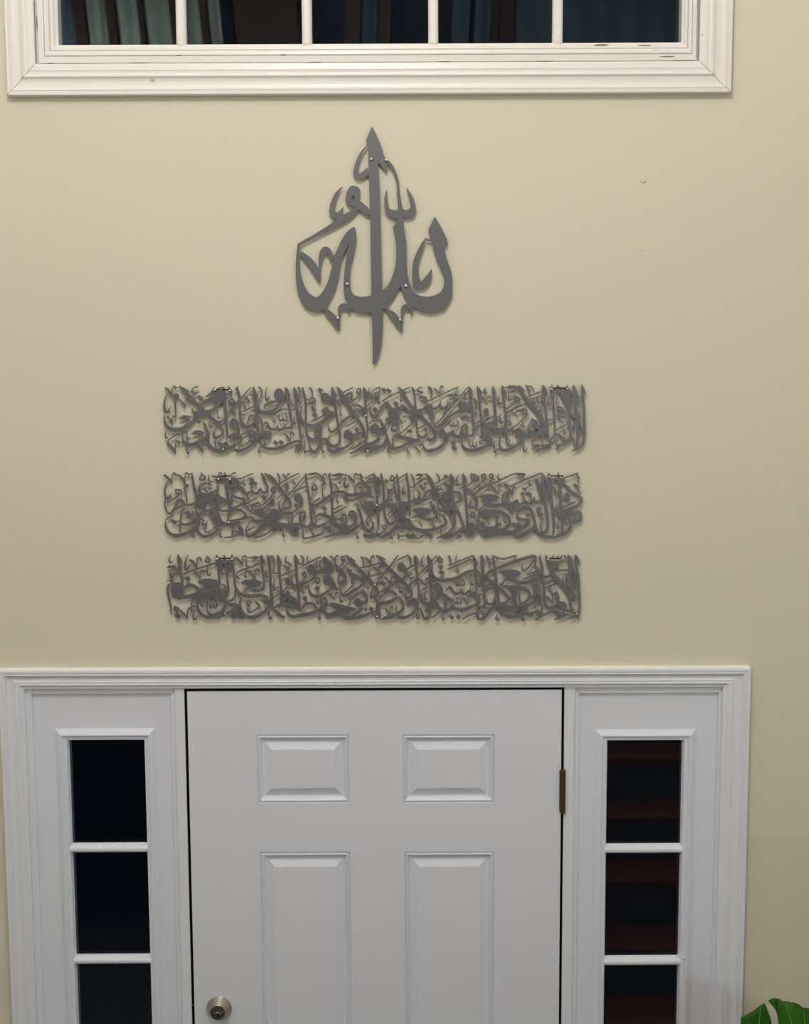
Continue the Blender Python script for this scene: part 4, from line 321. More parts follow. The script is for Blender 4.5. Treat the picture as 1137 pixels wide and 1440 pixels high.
PANEL_2 = dict(c=(-68.9, 2484.7),
 screws=[(5.8, 0.2), (8.9, -64.6), (-347.6, -38.3), (-342.0, 64.4), (416.5, 66.1), (451.7, 67.1), (431.7, -74.7), (-369.3, 64.8)],
 bars=[(-370.3, -341.0, 72.6), (417.9, 450.7, 68.9)],
 ink='''-2484 372 29,-2456 348 29,-2422 312 26,-2404 277 9;-2404 283 12,-2397 366 12,-2378 401 15,-2361 389 21,-2350 371 18;-2445 307 6,-2476 254 18,-2489 189 23,-2484 130 32,-2468 101 41,-2438 107 29,-2414 160 7;-2326 377 23,-2292 353 26,-2257 312 23,-2246 288 12;-2252 289 12,-2244 377 12,-2226 400 18,-2208 388 18,-2203 365 9;-2202 391 12,-2162 391 12;-2258 294 18,-2247 259 29,-2218 253 29,-2224 235 23,-2259 224 15;-2254 218 18,-2243 165 18,-2232 106 18,-2228 35 12;-2162 394 15,-2157 329 26,-2142 247 29,-2126 164 32,-2116 93 29,-2134 46 26,-2182 22 29,-2229 14 26,-2258 23 23,-2275 59 29,-2298 71 41,-2328 65 29,-2352 29 23,-2382 -24 23,-2413 -71 29,-2443 -88 23,-2466 -65 21,-2488 -11 18,-2492 54 12,-2485 107 12;-2360 201 18,-2354 159 18,-2326 147 18,-2290 165 18,-2301 194 18,-2354 201 18;-2324 189 12,-2326 159 12;-2326 136 18,-2392 82 15,-2469 48 15;-2270 11 15,-2312 -12 18,-2360 -36 18;-2050 405 9,-2044 382 18,-2016 364 18,-2010 334 21,-2029 311 18,-2064 317 18,-2068 347 15,-2044 382 12;-1962 381 7,-1964 334 15,-1946 299 18,-1924 287 12;P-1933 375,-1869 363,-1870 340,-1922 352;P-1880 363,-1846 375,-1848 269,-1864 292;-1930 258 12,-1976 275 23,-2024 270 26,-2065 246 26,-2084 211 26,-2078 170 35,-2038 140 41,-1991 134 41,-1932 157 35,-1884 187 29,-1849 204 23;-2019 211 15,-1996 187 18,-1979 163 12;-1966 199 12,-1954 222 15,-1942 210 12;-2102 152 23,-2068 111 35,-2028 69 35;-2127 93 18,-2074 81 18,-2016 81 12;P-2110 70,-2016 69,-2019 -49,-2054 -38,-2088 -1,-2123 22;P-2015 128,-1886 139,-1850 116,-1851 92,-1934 81,-1981 69,-2010 46;-1886 110 35,-1870 51 35,-1865 -14 29;-1946 39 29,-1911 21 23,-1858 32 23;-1982 -2 18,-1923 16 23;-2129 11 23,-2113 -55 35,-2102 -126 35,-2139 -173 35,-2198 -208 35,-2258 -220 29,-2304 -202 18;-1853 -14 23,-1936 -38 29,-2007 -61 29,-2066 -90 29,-2091 -120 23;-1948 -49 29,-1914 -73 23,-1854 -85 18;-2265 -12 12,-2296 -71 18,-2309 -142 21,-2310 -202 18,-2324 -261 18,-2319 -308 18;-2272 -95 12,-2248 -78 18,-2213 -60 18;P-2242 -72,-2207 -60,-2172 -96,-2162 -131,-2198 -149,-2232 -125;-2166 -60 18,-2138 -96 23;-2402 -106 15,-2450 -130 15,-2480 -153 15;-2486 -153 9,-2493 -213 18,-2477 -272 29,-2437 -326 35,-2373 -350 44,-2296 -338 41,-2218 -309 38,-2159 -274 35,-2111 -232 32,-2098 -185 29,-2097 -126 29;P-2404 -154,-2351 -178,-2370 -219,-2422 -189;-2368 -178 12,-2316 -178 12;-2044 -156 18,-2033 -168 18,-2052 -197 15,-2046 -221 18,-2016 -209 12;-1992 -168 7,-2004 -215 15,-2024 -262 15,-2012 -304 18,-1977 -310 18,-1930 -281 15,-1887 -233 12;-2118 -262 18,-2095 -315 29,-2049 -358 35,-1990 -358 35,-1919 -322 32,-1859 -281 29;-2160 -298 9,-2172 -345 18,-2161 -369 18,-2143 -345 7;-1972 -97 29,-1960 -73 18,-1944 -103 23;P-1955 -109,-1914 -85,-1855 -103,-1858 -222,-1904 -215,-1933 -180,-1938 -138;-1845 381 12,-1833 398 18,-1816 398 18,-1810 381 12;-1774 404 12,-1769 375 23;-1857 363 12,-1704 365 12;-1881 334 15,-1811 328 18,-1776 316 18,-1706 327 18,-1676 339 12;-1699 374 12,-1675 392 15,-1651 397 21;-1687 362 12,-1676 332 18,-1659 321 12;P-1881 340,-1834 345,-1830 281,-1854 257,-1882 292;P-1810 362,-1764 362,-1759 304,-1794 310;-1770 351 35,-1765 280 32,-1755 198 32,-1739 103 32,-1729 21 32,-1725 -68 26,-1738 -133 21,-1756 -175 12;-1659 321 18,-1606 332 18,-1588 327 12;-1588 327 15,-1517 356 15,-1440 391 15;-1547 321 7,-1560 279 15,-1542 250 18,-1530 273 6;P-1752 316,-1612 315,-1613 256,-1649 239,-1696 221,-1743 210,-1754 245;-1860 245 18,-1861 186 18,-1856 127 12;P-1476 350,-1459 332,-1430 326,-1430 302,-1390 279,-1408 249,-1436 267,-1449 226,-1472 255,-1496 267,-1478 291;-1449 232 18,-1450 196 12;-1688 44 18,-1699 91 15,-1691 150 21,-1667 197 23,-1631 227 29,-1596 232 35,-1572 209 35,-1550 173 35,-1521 149 35,-1486 161 29,-1456 190 18;-1704 68 12,-1705 38 18,-1688 26 15;-1456 190 23,-1439 161 29,-1410 149 35,-1380 167 26,-1350 219 12;-1350 202 23,-1332 172 29,-1304 160 32,-1274 178 26,-1267 225 23,-1290 278 26,-1312 337 29,-1335 390 15;-1340 390 12,-1318 361 23,-1294 361 12;P-1321 137,-1281 112,-1299 66,-1346 101;-1510 138 9,-1504 96 15,-1493 72 15,-1481 84 7;-1680 121 29,-1628 102 29,-1564 85 32,-1540 72 29;-1534 72 18,-1546 43 26,-1594 14 26,-1654 -15 26,-1712 -45 32,-1738 -98 23;-1404 90 15,-1476 55 15,-1535 26 15;-1535 14 15,-1501 -34 21,-1466 -81 15;-1460 -75 9,-1459 -4 15,-1441 25 18,-1424 1 21;-1418 1 18,-1388 42 18,-1359 19 18,-1371 -5 21,-1406 -5 18;-1394 54 9,-1382 37 12;-1443 -88 18,-1407 -58 29,-1371 -52 35,-1324 -35 29,-1282 1 23,-1217 59 23;-1341 1 15,-1281 54 18,-1216 112 18;-1294 390 18,-1247 349 29,-1202 301 35;-1214 207 23,-1221 183 18;-1886 110 29,-1850 116 29,-1804 92 29,-1769 74 23;P-1886 92,-1816 104,-1770 68,-1770 44,-1840 27,-1888 33;-1889 -14 23,-1830 -50 26,-1784 -56 23,-1736 -50 23;-1726 -98 18,-1690 -51 23,-1642 -39 29,-1595 -51 26,-1554 -75 26,-1531 -105 29,-1544 -128 23;-1744 -169 18,-1691 -175 26,-1621 -163 29,-1561 -146 29,-1502 -134 26,-1461 -129 18;-1461 -135 23,-1439 -170 35,-1404 -188 41,-1350 -177 35,-1291 -165 29,-1220 -165 23;P-1437 -88,-1336 -58,-1290 -88,-1219 -77,-1222 -231,-1280 -195,-1326 -135,-1373 -123;P-1890 -103,-1855 -109,-1826 -145,-1804 -180,-1751 -193,-1692 -193,-1598 -181,-1598 -199,-1693 -234,-1764 -234,-1834 -234,-1893 -233;-1894 -258 18,-1864 -228 18;-1693 -240 23,-1688 -276 21,-1700 -323 18;-1824 -275 7,-1842 -323 15,-1842 -364 21,-1819 -364 12;-1790 -376 15,-1731 -371 18,-1671 -353 18,-1630 -318 21,-1647 -300 15,-1682 -312 15,-1701 -341 15;-1610 -223 12,-1605 -270 23;P-1604 -235,-1570 -265,-1564 -300,-1559 -330,-1578 -360,-1606 -330,-1623 -276;-1474 -182 12,-1516 -241 15,-1535 -288 15,-1530 -324 18,-1506 -360 35,-1460 -354 35,-1406 -313 41,-1351 -260 47,-1292 -212 53,-1244 -201 53;-1523 -294 15,-1481 -277 15,-1434 -253 15;-1424 -378 12,-1354 -364 18,-1282 -331 18,-1222 -290 15;-1247 366 29,-1201 325 35,-1155 260 35,-1097 182 35,-1046 112 35,-1017 76 35,-1000 35 26,-1000 -7 29,-1030 -24 35,-1072 -36 35,-1089 -18 18,-1088 17 18,-1064 59 18,-1040 100 18;-1242 372 18,-1218 348 23,-1189 331 9;-1147 383 18,-1130 360 21,-1122 312 15,-1126 266 12;-1126 262 15,-1054 306 15,-984 347 15,-895 388 15;-1083 377 18,-1060 354 18,-1042 324 12;-1042 330 9,-1030 371 12,-1019 382 18,-1006 377 15;-954 335 7,-967 294 15,-956 265 18,-938 265 12,-932 282 6;-1056 265 12,-1037 271 18,-1026 241 18,-1032 218 21,-1056 236 18,-1056 265 15;-1026 212 21,-1009 212 12;-1032 206 18,-1068 165 15,-1110 124 12,-1164 82 12;-1214 219 15,-1191 225 18,-1186 195 23,-1197 172 18,-1221 189 18,-1214 219 12;-1186 171 18,-1168 166 12;-1192 160 18,-1222 119 15,-1252 89 15;-1252 30 18,-1228 65 23,-1205 71 29,-1194 36 23,-1194 -6 9;-807 388 12,-825 352 12,-873 300 15,-926 235 15,-980 171 18,-1016 123 18;-957 170 18,-886 200 18,-809 235 18;-807 382 12,-808 335 23,-797 252 26,-781 146 26,-770 46 29,-760 -43 32,-752 -132 32,-750 -191 29,-768 -233 32,-804 -256 35,-845 -244 29,-874 -209 26,-891 -161 23,-884 -102 23,-860 -78 23,-831 -72 23,-826 -114 23,-838 -155 23,-862 -191 23;P-952 100,-928 135,-892 146,-864 117,-852 64,-900 52,-941 58;-858 87 23,-859 34 23,-877 -8 23,-924 -42 23,-972 -78 23,-1031 -95 35,-1090 -78 29,-1124 -36 23,-1136 12 15,-1123 65 7;-930 22 23,-947 5 23,-918 -7 29;-990 -89 23,-973 -149 18,-991 -196 12;-1020 -125 9,-1032 -184 12;P-1254 -41,-1183 -29,-1124 -53,-1090 -83,-1043 -101,-1102 -113,-1138 -142,-1150 -178,-1138 -195,-1092 -202,-1044 -208,-997 -184,-974 -208,-915 -202,-891 -197,-891 -220,-928 -256,-963 -268,-1022 -268,-1080 -255,-1128 -261,-1128 -302,-1164 -278,-1198 -243,-1257 -242;-1016 -268 23,-987 -321 35,-952 -351 35,-922 -333 29,-916 -285 26,-939 -232 35;-975 -268 47,-970 -303 35;-1234 -290 9,-1258 -314 18;-1258 -308 12,-1234 -284 15;-1222 -278 18,-1198 -272 15,-1187 -290 18,-1205 -308 18,-1222 -284 12;-1080 -255 9,-1094 -314 15,-1088 -362 21,-1064 -350 9;-790 376 12,-742 384 18,-684 387 21,-644 363 23,-603 316 23,-580 262 18;-760 376 18,-714 375 18;-684 364 12,-708 346 12,-750 322 9;-604 251 18,-621 240 18,-616 181 15,-605 104 12;-580 269 23,-604 263 18;-715 269 12,-686 234 18,-680 199 18,-716 187 18,-739 205 18,-721 258 15;-722 169 9,-746 110 15,-764 57 18,-748 22 29,-700 4 38,-653 33 32,-618 62 29,-582 98 29;-724 39 15,-682 69 18,-646 92 15;-718 -20 7,-725 -61 18,-720 -97 18,-701 -79 9;P-618 -20,-594 -3,-571 -20,-584 -56,-607 -44;-750 -185 23,-715 -233 35,-680 -251 35,-621 -233 32,-586 -222 29;-691 -233 15,-702 -174 18,-690 -126 23,-649 -103 29,-584 -103 29;-739 -257 7,-746 -310 18,-734 -346 21,-716 -334 9;-845 -268 9,-858 -328 15,-852 -381 23,-811 -388 18,-728 -370 23,-670 -352 23,-622 -328 21,-586 -293 15;-602 375 12,-584 387 15;-608 334 12,-602 369 12,-584 387 15,-567 362 9;-614 316 18,-597 287 23,-580 262 18,-615 251 15;-616 204 15,-611 104 12;-526 386 18,-532 351 26,-515 286 29,-507 204 29,-506 103 29,-503 2 29,-501 -80 29,-496 -133 26;-520 369 12,-461 368 12;P-491 357,-450 386,-391 389,-368 368,-403 356,-461 351;-368 371 12,-326 371 12;-380 362 12,-409 332 12,-456 309 9;-326 379 7,-344 321 15,-357 262 23,-340 226 35,-316 232 23,-298 273 7;-303 356 23,-274 326 26,-251 291 21,-239 267 9;-239 267 9,-238 350 12,-221 385 18,-203 373 18,-192 355 9;-198 367 12,-162 372 12;-162 379 18,-151 320 23,-133 284 29,-98 249 38,-58 213 35,-40 190 18;-162 379 12,-128 331 12;-104 325 18,-51 355 18,-4 378 18;-33 331 12,-69 314 18,-81 290 18,-58 272 21,-16 278 15;2 378 18,8 307 35,19 212 35,30 101 32,35 -18 29,40 -136 26,42 -225 23;2 372 12,25 319 29,49 284 12;-480 262 18,-451 239 18,-433 209 15,-422 191 12;-416 262 9,-403 280 15,-392 268 9;-618 45 23,-570 86 29,-522 127 29,-476 156 35,-416 168 32,-363 162 32,-323 132 38,-264 126 38,-193 137 41,-123 142 41,-64 160 35,-46 196 23;-228 155 18,-228 202 18,-204 243 23,-169 272 29,-134 261 29;-158 226 23,-134 190 18,-158 178 18;P-370 109,-335 120,-306 85,-312 37,-330 38,-358 73;-434 127 9,-447 74 15,-436 38 18,-418 56 7;-99 119 23,-176 90 18,-265 55 18;-29 178 7,-41 119 12,-23 89 18,0 112 12;-490 -45 12,-430 -21 15,-377 2 15;-478 -86 18,-407 -51 15,-342 -16 15;P-606 -3,-560 -32,-584 -68,-618 -38;-584 -62 12,-584 -103 12;-620 -109 35,-572 -121 35,-520 -139 35;-490 -139 29,-443 -163 29,-384 -152 23;P-520 -139,-478 -145,-467 -181,-444 -211,-397 -223,-361 -205,-332 -211,-362 -258,-410 -276,-456 -264,-491 -234,-526 -210,-621 -233,-620 -210,-538 -181;P-538 -246,-516 -270,-521 -323,-551 -311,-586 -275,-568 -263;-622 -334 18,-586 -288 12;-390 -188 18,-396 -146 18,-372 -110 23,-343 -110 18,-331 -152 23,-338 -199 23;-308 -116 18,-289 -75 26,-254 -69 29,-225 -105 32,-214 -158 29,-226 -206 29,-268 -241 29,-326 -270 35,-386 -288 35;P-301 -105,-254 -105,-225 -146,-232 -170,-278 -152;-491 -270 9,-492 -318 23,-463 -341 35,-398 -324 41,-339 -318 53,-280 -306 35,-220 -271 29,-173 -236 23,-162 -212 18;-386 -300 47,-327 -294 47;-593 -382 9,-528 -359 23,-469 -341 29;-206 13 18,-189 -34 29,-166 -93 29,-149 -165 29,-132 -236 32,-103 -289 35,-62 -308 41,-26 -272 32,-14 -225 23,-38 -171 12;-200 13 12,-171 1 12;-165 60 12,-148 13 21,-112 -29 35,-60 -41 47,-7 -29 41,41 -18 35;P-118 48,-94 60,-65 48,-48 66,-12 36,5 -11,-18 -47,-89 -46,-118 -11;P-101 -82,-42 -58,-1 -70,5 -100,-42 -106,-89 -106;-48 -118 12,-84 -153 15,-96 -206 18,-79 -236 21,-67 -212 9;-203 -307 7,-215 -354 15,-204 -390 21,-186 -372 9;P-121 -331,-80 -355,-32 -343,-9 -373,-33 -397,-92 -390,-133 -366;-9 -379 12,50 -355 12;27 -320 23,50 -344 23;20 331 23,37 278 18;43 337 18,60 307 23,60 266 18,48 212 15,48 172 18,65 160 18,71 189 9;87 383 12,90 342 29,107 260 29,112 159 29,112 59 29,114 -36 29,128 -130 29,151 -190 32,186 -225 38,228 -208 35,269 -178 29;78 378 12,78 342 18;P137 318,178 295,154 259,119 283;207 365 9,195 324 18,201 295 18,231 306 18,237 336 18,213 353 18;242 330 12,266 324 12;272 382 12,272 335 26,283 259 29,294 176 29,300 100 29,311 34 35;P148 212,177 195,218 212,236 259,236 224,206 171,188 147,165 165;171 159 23,171 118 18,158 71 23,123 35 29,76 6 29,29 -23 29;236 259 12,253 176 23,271 94 29,311 40 35,358 22 41,417 34 38,476 57 38,523 81 32,541 128 26,524 175 21,512 187 12;212 129 7,200 88 15,206 52 18,218 70 9;P147 18,182 35,205 17,241 35,270 11,264 -24,211 -36,158 -18;289 315 15,336 347 15,383 370 15;389 382 18,389 329 29,406 246 29,412 152 29,414 69 29,417 -37 26,420 -120 21;359 258 7,342 206 15,336 158 21,353 135 21,371 158 15,382 146 9;442 370 18,465 329 21,474 282 15,471 246 12;418 217 15,453 217 18,512 258 18,559 292 15,612 313 12;P488 358,524 381,594 372,571 352,524 349;571 363 15,548 334 15,506 311 9;594 369 12,624 375 12;624 375 18,653 316 35,688 269 35;630 369 12,659 340 18,688 310 12;536 252 12,564 222 21,588 187 15,594 169 7;594 175 9,597 246 12,612 269 18,629 251 9;471 146 9,473 81 12;500 28 23,528 16 26,564 45 23,588 98 23,617 151 26,652 175 23,688 174 29;594 57 12,641 74 15,688 92 12;P452 -67,488 -38,558 -29,628 -32,676 -56,664 -86,616 -109,593 -127,616 -156,581 -168,546 -132,516 -97;452 -150 12,511 -132 23,558 -138 23;593 -144 29,652 -180 26,687 -174 23;P294 46,417 34,417 -1,382 -13,381 -72,346 -108,369 -143,416 -155,440 -191,392 -179,346 -155,310 -155,287 -96,288 -13;158 -113 12,205 -71 18,264 -48 21;P228 -108,264 -66,299 -72,298 -155,263 -149,240 -131;216 -113 12,204 -166 12;334 -143 29,322 -214 29,339 -250 47;358 -167 23,404 -191 29,434 -221 35,474 -268 41,534 -298 44,616 -305 44,686 -299 41;P239 -268,310 -226,334 -191,357 -203,404 -238,440 -274,433 -316,404 -292,345 -274,298 -279,251 -298;274 -261 35,215 -303 38,156 -344 35,97 -374 35,38 -361 29,2 -343 29;40 -48 35,46 -136 29,45 -213 23,39 -272 15,33 -314 18;110 -237 18,133 -243 18,133 -273 18,109 -279 18,98 -255 18,110 -237 18;127 -285 18,97 -320 15,68 -344 12;203 -344 7,191 -380 15,208 -398 15,221 -380 9;280 -339 12,292 -369 23,286 -398 18;292 -369 15,380 -363 15;P380 -345,404 -333,439 -351,462 -334,498 -369,486 -399,451 -393,404 -399,380 -375;498 -399 12,545 -388 18,592 -358 15,628 -329 12;322 -298 12,333 -315 12;528 -203 12,552 -221 18,569 -257 9;P640 -358,686 -335,686 -400,651 -388;P664 39,688 56,688 -38,670 -15;747 374 18,764 351 18,776 315 15,770 286 9;694 262 15,735 262 15,782 292 15,841 318 15;P841 374,882 350,864 315,823 332;876 341 12,900 344 12;653 340 18,688 304 12;653 310 29,688 251 35,729 180 41,770 115 41,811 44 41,846 -15 47,876 -63 29,899 -110 29,922 -158 26,928 -218 21,932 -265 9;652 175 23,676 169 29,706 115 35,746 80 41,794 91 35,823 127 29,841 156 18;652 80 12,682 92 18;911 380 12,911 327 32,923 244 35,928 138 35,941 20 35,952 -75 35,955 -152 29,958 -218 23,940 -265 23,899 -312 29,864 -348 35,804 -371 29,740 -400 9;911 374 12,934 326 26,958 273 9;752 245 9,752 204 15,770 186 18,788 203 9,794 245 9;794 209 12,811 186 15,829 186 9;P829 280,876 262,923 226,934 185,982 167,1028 155,1040 131,993 132,946 150,899 185,852 221;1011 155 29,1034 114 26,1028 67 26,982 31 29,958 14 29;P852 174,888 173,905 114,894 67,852 56,828 91,834 138;852 8 15,888 38 18,928 43 18;P841 -4,911 8,958 20,964 -51,911 -63,840 -51;758 32 12,758 -15 18,776 -51 35,816 -63 35,852 -39 35;1005 361 7,982 314 18,982 267 21,993 238 23,1016 249 18,1052 255 12;952 297 12,982 297 12;1058 379 12,1058 326 29,1070 232 35,1082 114 32,1093 -5 32,1105 -123 29,1105 -230 23,1100 -313 12;1058 372 12,1081 326 26,1099 267 12;1158 372 18,1158 314 18,1193 290 23,1234 296 23,1240 331 23,1204 360 21,1164 367 18;1187 349 18,1193 296 18;1170 278 15,1134 243 15,1099 208 12;1280 331 18,1280 360 18,1310 372 18;1316 312 23,1286 266 15,1228 219 18,1170 178 18;1270 183 12,1287 195 15,1322 219 12;1264 237 9,1246 184 12;1070 184 23,1122 184 29,1158 149 29,1193 95 29;1252 178 18,1222 148 18,1193 107 23;1158 66 18,1146 31 18,1134 -11 29,1158 -35 29,1199 -18 29,1228 18 23,1222 66 23,1187 89 29;1193 101 35,1222 72 29;P1246 95,1287 118,1322 124,1322 53,1287 71;1322 6 18,1276 -35 18,1252 -65 18;P1270 -77,1322 -53,1323 -124,1288 -112;1234 -47 18,1264 -65 12;1258 -65 18,1240 -124 21,1229 -189 23,1229 -254 29,1258 -302 35,1300 -338 41,1324 -350 41;1258 -195 18,1288 -243 23,1323 -278 23;1158 -88 18,1182 -88 18,1199 -118 18,1176 -141 21,1146 -135 18,1152 -100 18;1105 -135 9,1146 -135 9;982 -28 18,1011 -93 26,1034 -164 29,1058 -230 29,1076 -301 32,1105 -349 35,1146 -367 35,1182 -331 35,1200 -302 29,1223 -296 29;P1123 -218,1170 -212,1206 -242,1194 -278,1206 -313,1170 -313,1123 -295;1040 -271 23,1005 -312 29,958 -348 35,911 -371 41,852 -383 41,804 -377 29;670 45 12,693 -15 35,722 -62 35,746 -98 29,734 -139 29,699 -163 29,652 -168 29;P664 45,699 15,734 -21,716 -32,688 -21;P652 -44,682 -68,652 -103;699 -169 12,698 -228 15,704 -264 18,722 -240 6;782 -110 7,776 -169 15,781 -205 18,793 -187 7;816 -110 9,846 -158 21,858 -205 26,828 -240 32,770 -270 35,711 -288 35,652 -299 35;793 -288 12,796 -371 12;P993 -342,1022 -366,1064 -360,1028 -384,1005 -408,1005 -378;1022 -289 12,1034 -325 18;P652 -335,686 -353,692 -382,674 -400,651 -394;1286 360 15,1304 372 18,1322 354 21,1322 331 18,1299 331 18;1316 325 18,1340 312 18;1310 312 18,1286 266 15;1374 330 18,1374 360 18,1392 371 18,1410 354 21,1404 330 21,1380 330 18;1404 324 18,1428 309 18;1404 312 18,1369 266 15,1328 224 18,1287 195 18;1480 377 7,1469 336 15,1480 306 18,1498 312 12;1346 218 12,1392 242 18,1463 277 18,1533 312 18,1604 347 15,1674 376 15;P1674 376,1732 384,1797 375,1786 352,1744 346,1698 352;1791 364 18,1768 334 15,1721 311 12;1604 217 15,1662 241 18,1733 276 18,1815 311 18,1897 345 15,1979 380 15;1856 316 7,1844 269 15,1856 234 21,1880 245 9;1850 228 12,1810 199 12;P1340 183,1363 201,1381 165,1352 165;1404 218 18,1434 182 26,1464 147 18,1475 129 9;1475 135 9,1480 206 12,1492 235 18,1510 229 21,1522 212 12;P1551 265,1604 241,1574 206,1534 229;1592 206 15,1622 170 23,1646 117 9;1646 122 9,1651 193 12,1662 222 18,1680 199 12;P1774 216,1816 192,1798 157,1757 187;P1751 158,1786 134,1775 92,1740 116;P1821 163,1880 133,1858 92,1810 122;1781 98 12,1793 51 18;1529 22 23,1522 76 21,1540 123 23,1569 147 29,1592 135 29,1599 87 26,1581 46 23,1558 29 29;1910 92 12,1887 45 23,1852 15 35,1816 27 35,1793 51 18;1799 39 23,1770 16 29,1729 4 35,1705 28 29,1699 52 29,1664 28 35,1616 5 41,1558 5 47,1499 -1 41,1440 -12 41,1382 -6 41;1904 62 18,1922 32 29,1958 21 29;P1287 118,1358 130,1428 124,1475 106,1464 70,1416 52,1370 29,1416 -6,1370 -18,1322 30,1287 71;1299 -6 23,1334 30 29;1288 -77 35,1358 -83 41,1440 -78 38,1511 -90 41,1570 -114 35,1606 -155 29,1612 -209 29,1582 -262 35,1536 -303 41,1500 -333 41,1465 -303 29,1453 -243 23,1464 -184 21,1476 -143 23;1358 -124 29,1406 -125 18,1452 -131 23;P1288 -65,1429 -65,1464 -113,1406 -125,1346 -148,1288 -160;1359 -148 9,1352 -195 15,1364 -231 18,1376 -219 9;1546 -143 9,1541 -184 15,1559 -208 18,1576 -179 9;P1464 -220,1512 -208,1518 -244,1476 -255;1288 -201 18,1312 -243 29,1347 -278 41,1406 -279 41,1453 -255 29;P1288 -302,1370 -308,1418 -285,1453 -303,1500 -315,1500 -351,1430 -374,1347 -391,1288 -385;1500 -339 47,1571 -339 47,1642 -333 41,1700 -316 41,1771 -275 35,1830 -233 29,1841 -204 18;1652 -19 12,1664 -13 18,1681 -31 18,1688 -67 12;1652 -25 12,1646 -102 12;1594 -37 18,1623 -72 23,1646 -114 12;1700 -126 18,1711 -79 23,1746 -43 35,1794 -32 41,1817 -55 29;1700 -132 23,1711 -162 35,1759 -174 38,1841 -186 35;P1800 -115,1829 -97,1859 -121,1841 -150,1806 -138;1840 -20 18,1870 -68 29,1894 -127 29,1912 -198 29,1924 -258 29,1936 -317 29,1960 -353 29;1906 -246 23,1889 -288 32,1842 -328 35,1784 -364 38,1724 -388 41,1683 -369 29,1666 -358 18;P1636 -226,1664 -209,1694 -227,1724 -209,1748 -245,1730 -274,1689 -268,1648 -262;P1920 310,1956 275,1956 204,1932 251;P1929 -44,1958 -27,1959 -128,1941 -92;1878 328 18,1936 357 15,1984 377 15;2001 380 12,2001 321 35,2008 239 41,2020 121 38,2039 2 35,2052 -104 35,2064 -205 29,2064 -264 26,2048 -318 29,2012 -341 29,1989 -305 21,1982 -246 18,1994 -193 12,2011 -158 9;2001 368 12,2025 321 29,2048 274 18,2066 227 12;1925 310 12,1938 251 35,1961 192 35,1985 121 29,1986 62 26,1956 27 35,1915 39 29,1904 74 12;1931 298 18,1955 257 29,1979 227 12;1904 74 12,1891 51 18;2078 374 18,2078 309 35,2090 209 35,2103 91 35,2122 -45 35,2134 -175 32,2136 -282 23,2130 -365 12;2066 345 12,2266 344 12;2090 306 18,2254 302 18;2188 379 12,2189 344 23,2196 267 41,2208 167 41,2215 61 38,2228 -58 41,2234 -152 32,2242 -265 26,2236 -354 18;P2090 309,2242 314,2254 261,2196 250,2172 291,2113 286,2102 250;2125 262 18,2137 262 12;2126 209 18,2150 179 23,2162 156 18,2179 161 12;2162 150 18,2150 102 9;2055 239 29,2074 132 18,2062 62 18;2272 326 15,2336 343 18,2418 375 18;2406 361 18,2430 319 21,2424 261 15;P2384 255,2431 231,2408 190,2360 225;2437 213 12,2432 154 15,2450 131 18,2455 154 9;2266 249 12,2290 202 29,2338 161 35,2396 119 38,2450 89 38,2468 48 29,2445 7 29,2398 -29 35,2340 -58 35,2281 -75 35;P2260 250,2296 232,2337 208,2314 190,2284 202;2290 143 12,2268 96 18,2262 55 23,2292 37 29,2321 66 23,2314 108 18,2296 125 18;2291 120 18,2308 96 18;2257 -40 15,2316 -5 18,2386 31 18;2186 20 9,2163 -33 15,2164 -93 21,2199 -128 35,2234 -117 41,2281 -105 29,2328 -99 23;P2164 -93,2222 -81,2304 -81,2364 -88,2376 -135,2340 -129,2305 -118,2246 -146,2199 -134;P2328 -93,2387 -106,2376 -153,2340 -129;2400 -200 18,2400 -141 18,2422 -94 26,2452 -88 26,2464 -130 26,2458 -178 26,2424 -206 32,2376 -212 35,2329 -182 29,2323 -159 18;2294 -158 7,2276 -200 15,2288 -236 23,2306 -224 9;2194 -194 7,2176 -247 15,2188 -283 23,2212 -265 9;2335 -200 23,2342 -254 26,2318 -307 35,2272 -342 41,2213 -366 41,2154 -383 38,2083 -389 38,2012 -377 38,1965 -347 32,1935 -293 29,1917 -222 29,1899 -139 29,1880 -68 23;1911 -246 23,1894 -293 29,1870 -317 29;P1940 -32,1969 -27,1992 -50,1975 -92,1934 -62;P1963 -92,1992 -92,2016 -116,1987 -157,1946 -128;1880 62 23,1898 39 18;H-2004 69,-1946 75,-1958 45,-2000 22;H-2118 -13,-2088 -8,-2060 -49,-2096 -78,-2113 -55;H-2000 4,-1964 28,-1934 33,-1970 4,-1994 -20;H-1431 -99,-1349 -106,-1332 -141,-1397 -147,-1426 -123;H-1730 292,-1694 304,-1683 274,-1713 251;H-1243 -88,-1172 -77,-1149 -89,-1220 -100;H-1232 -183,-1174 -172,-1162 -189,-1221 -201''')
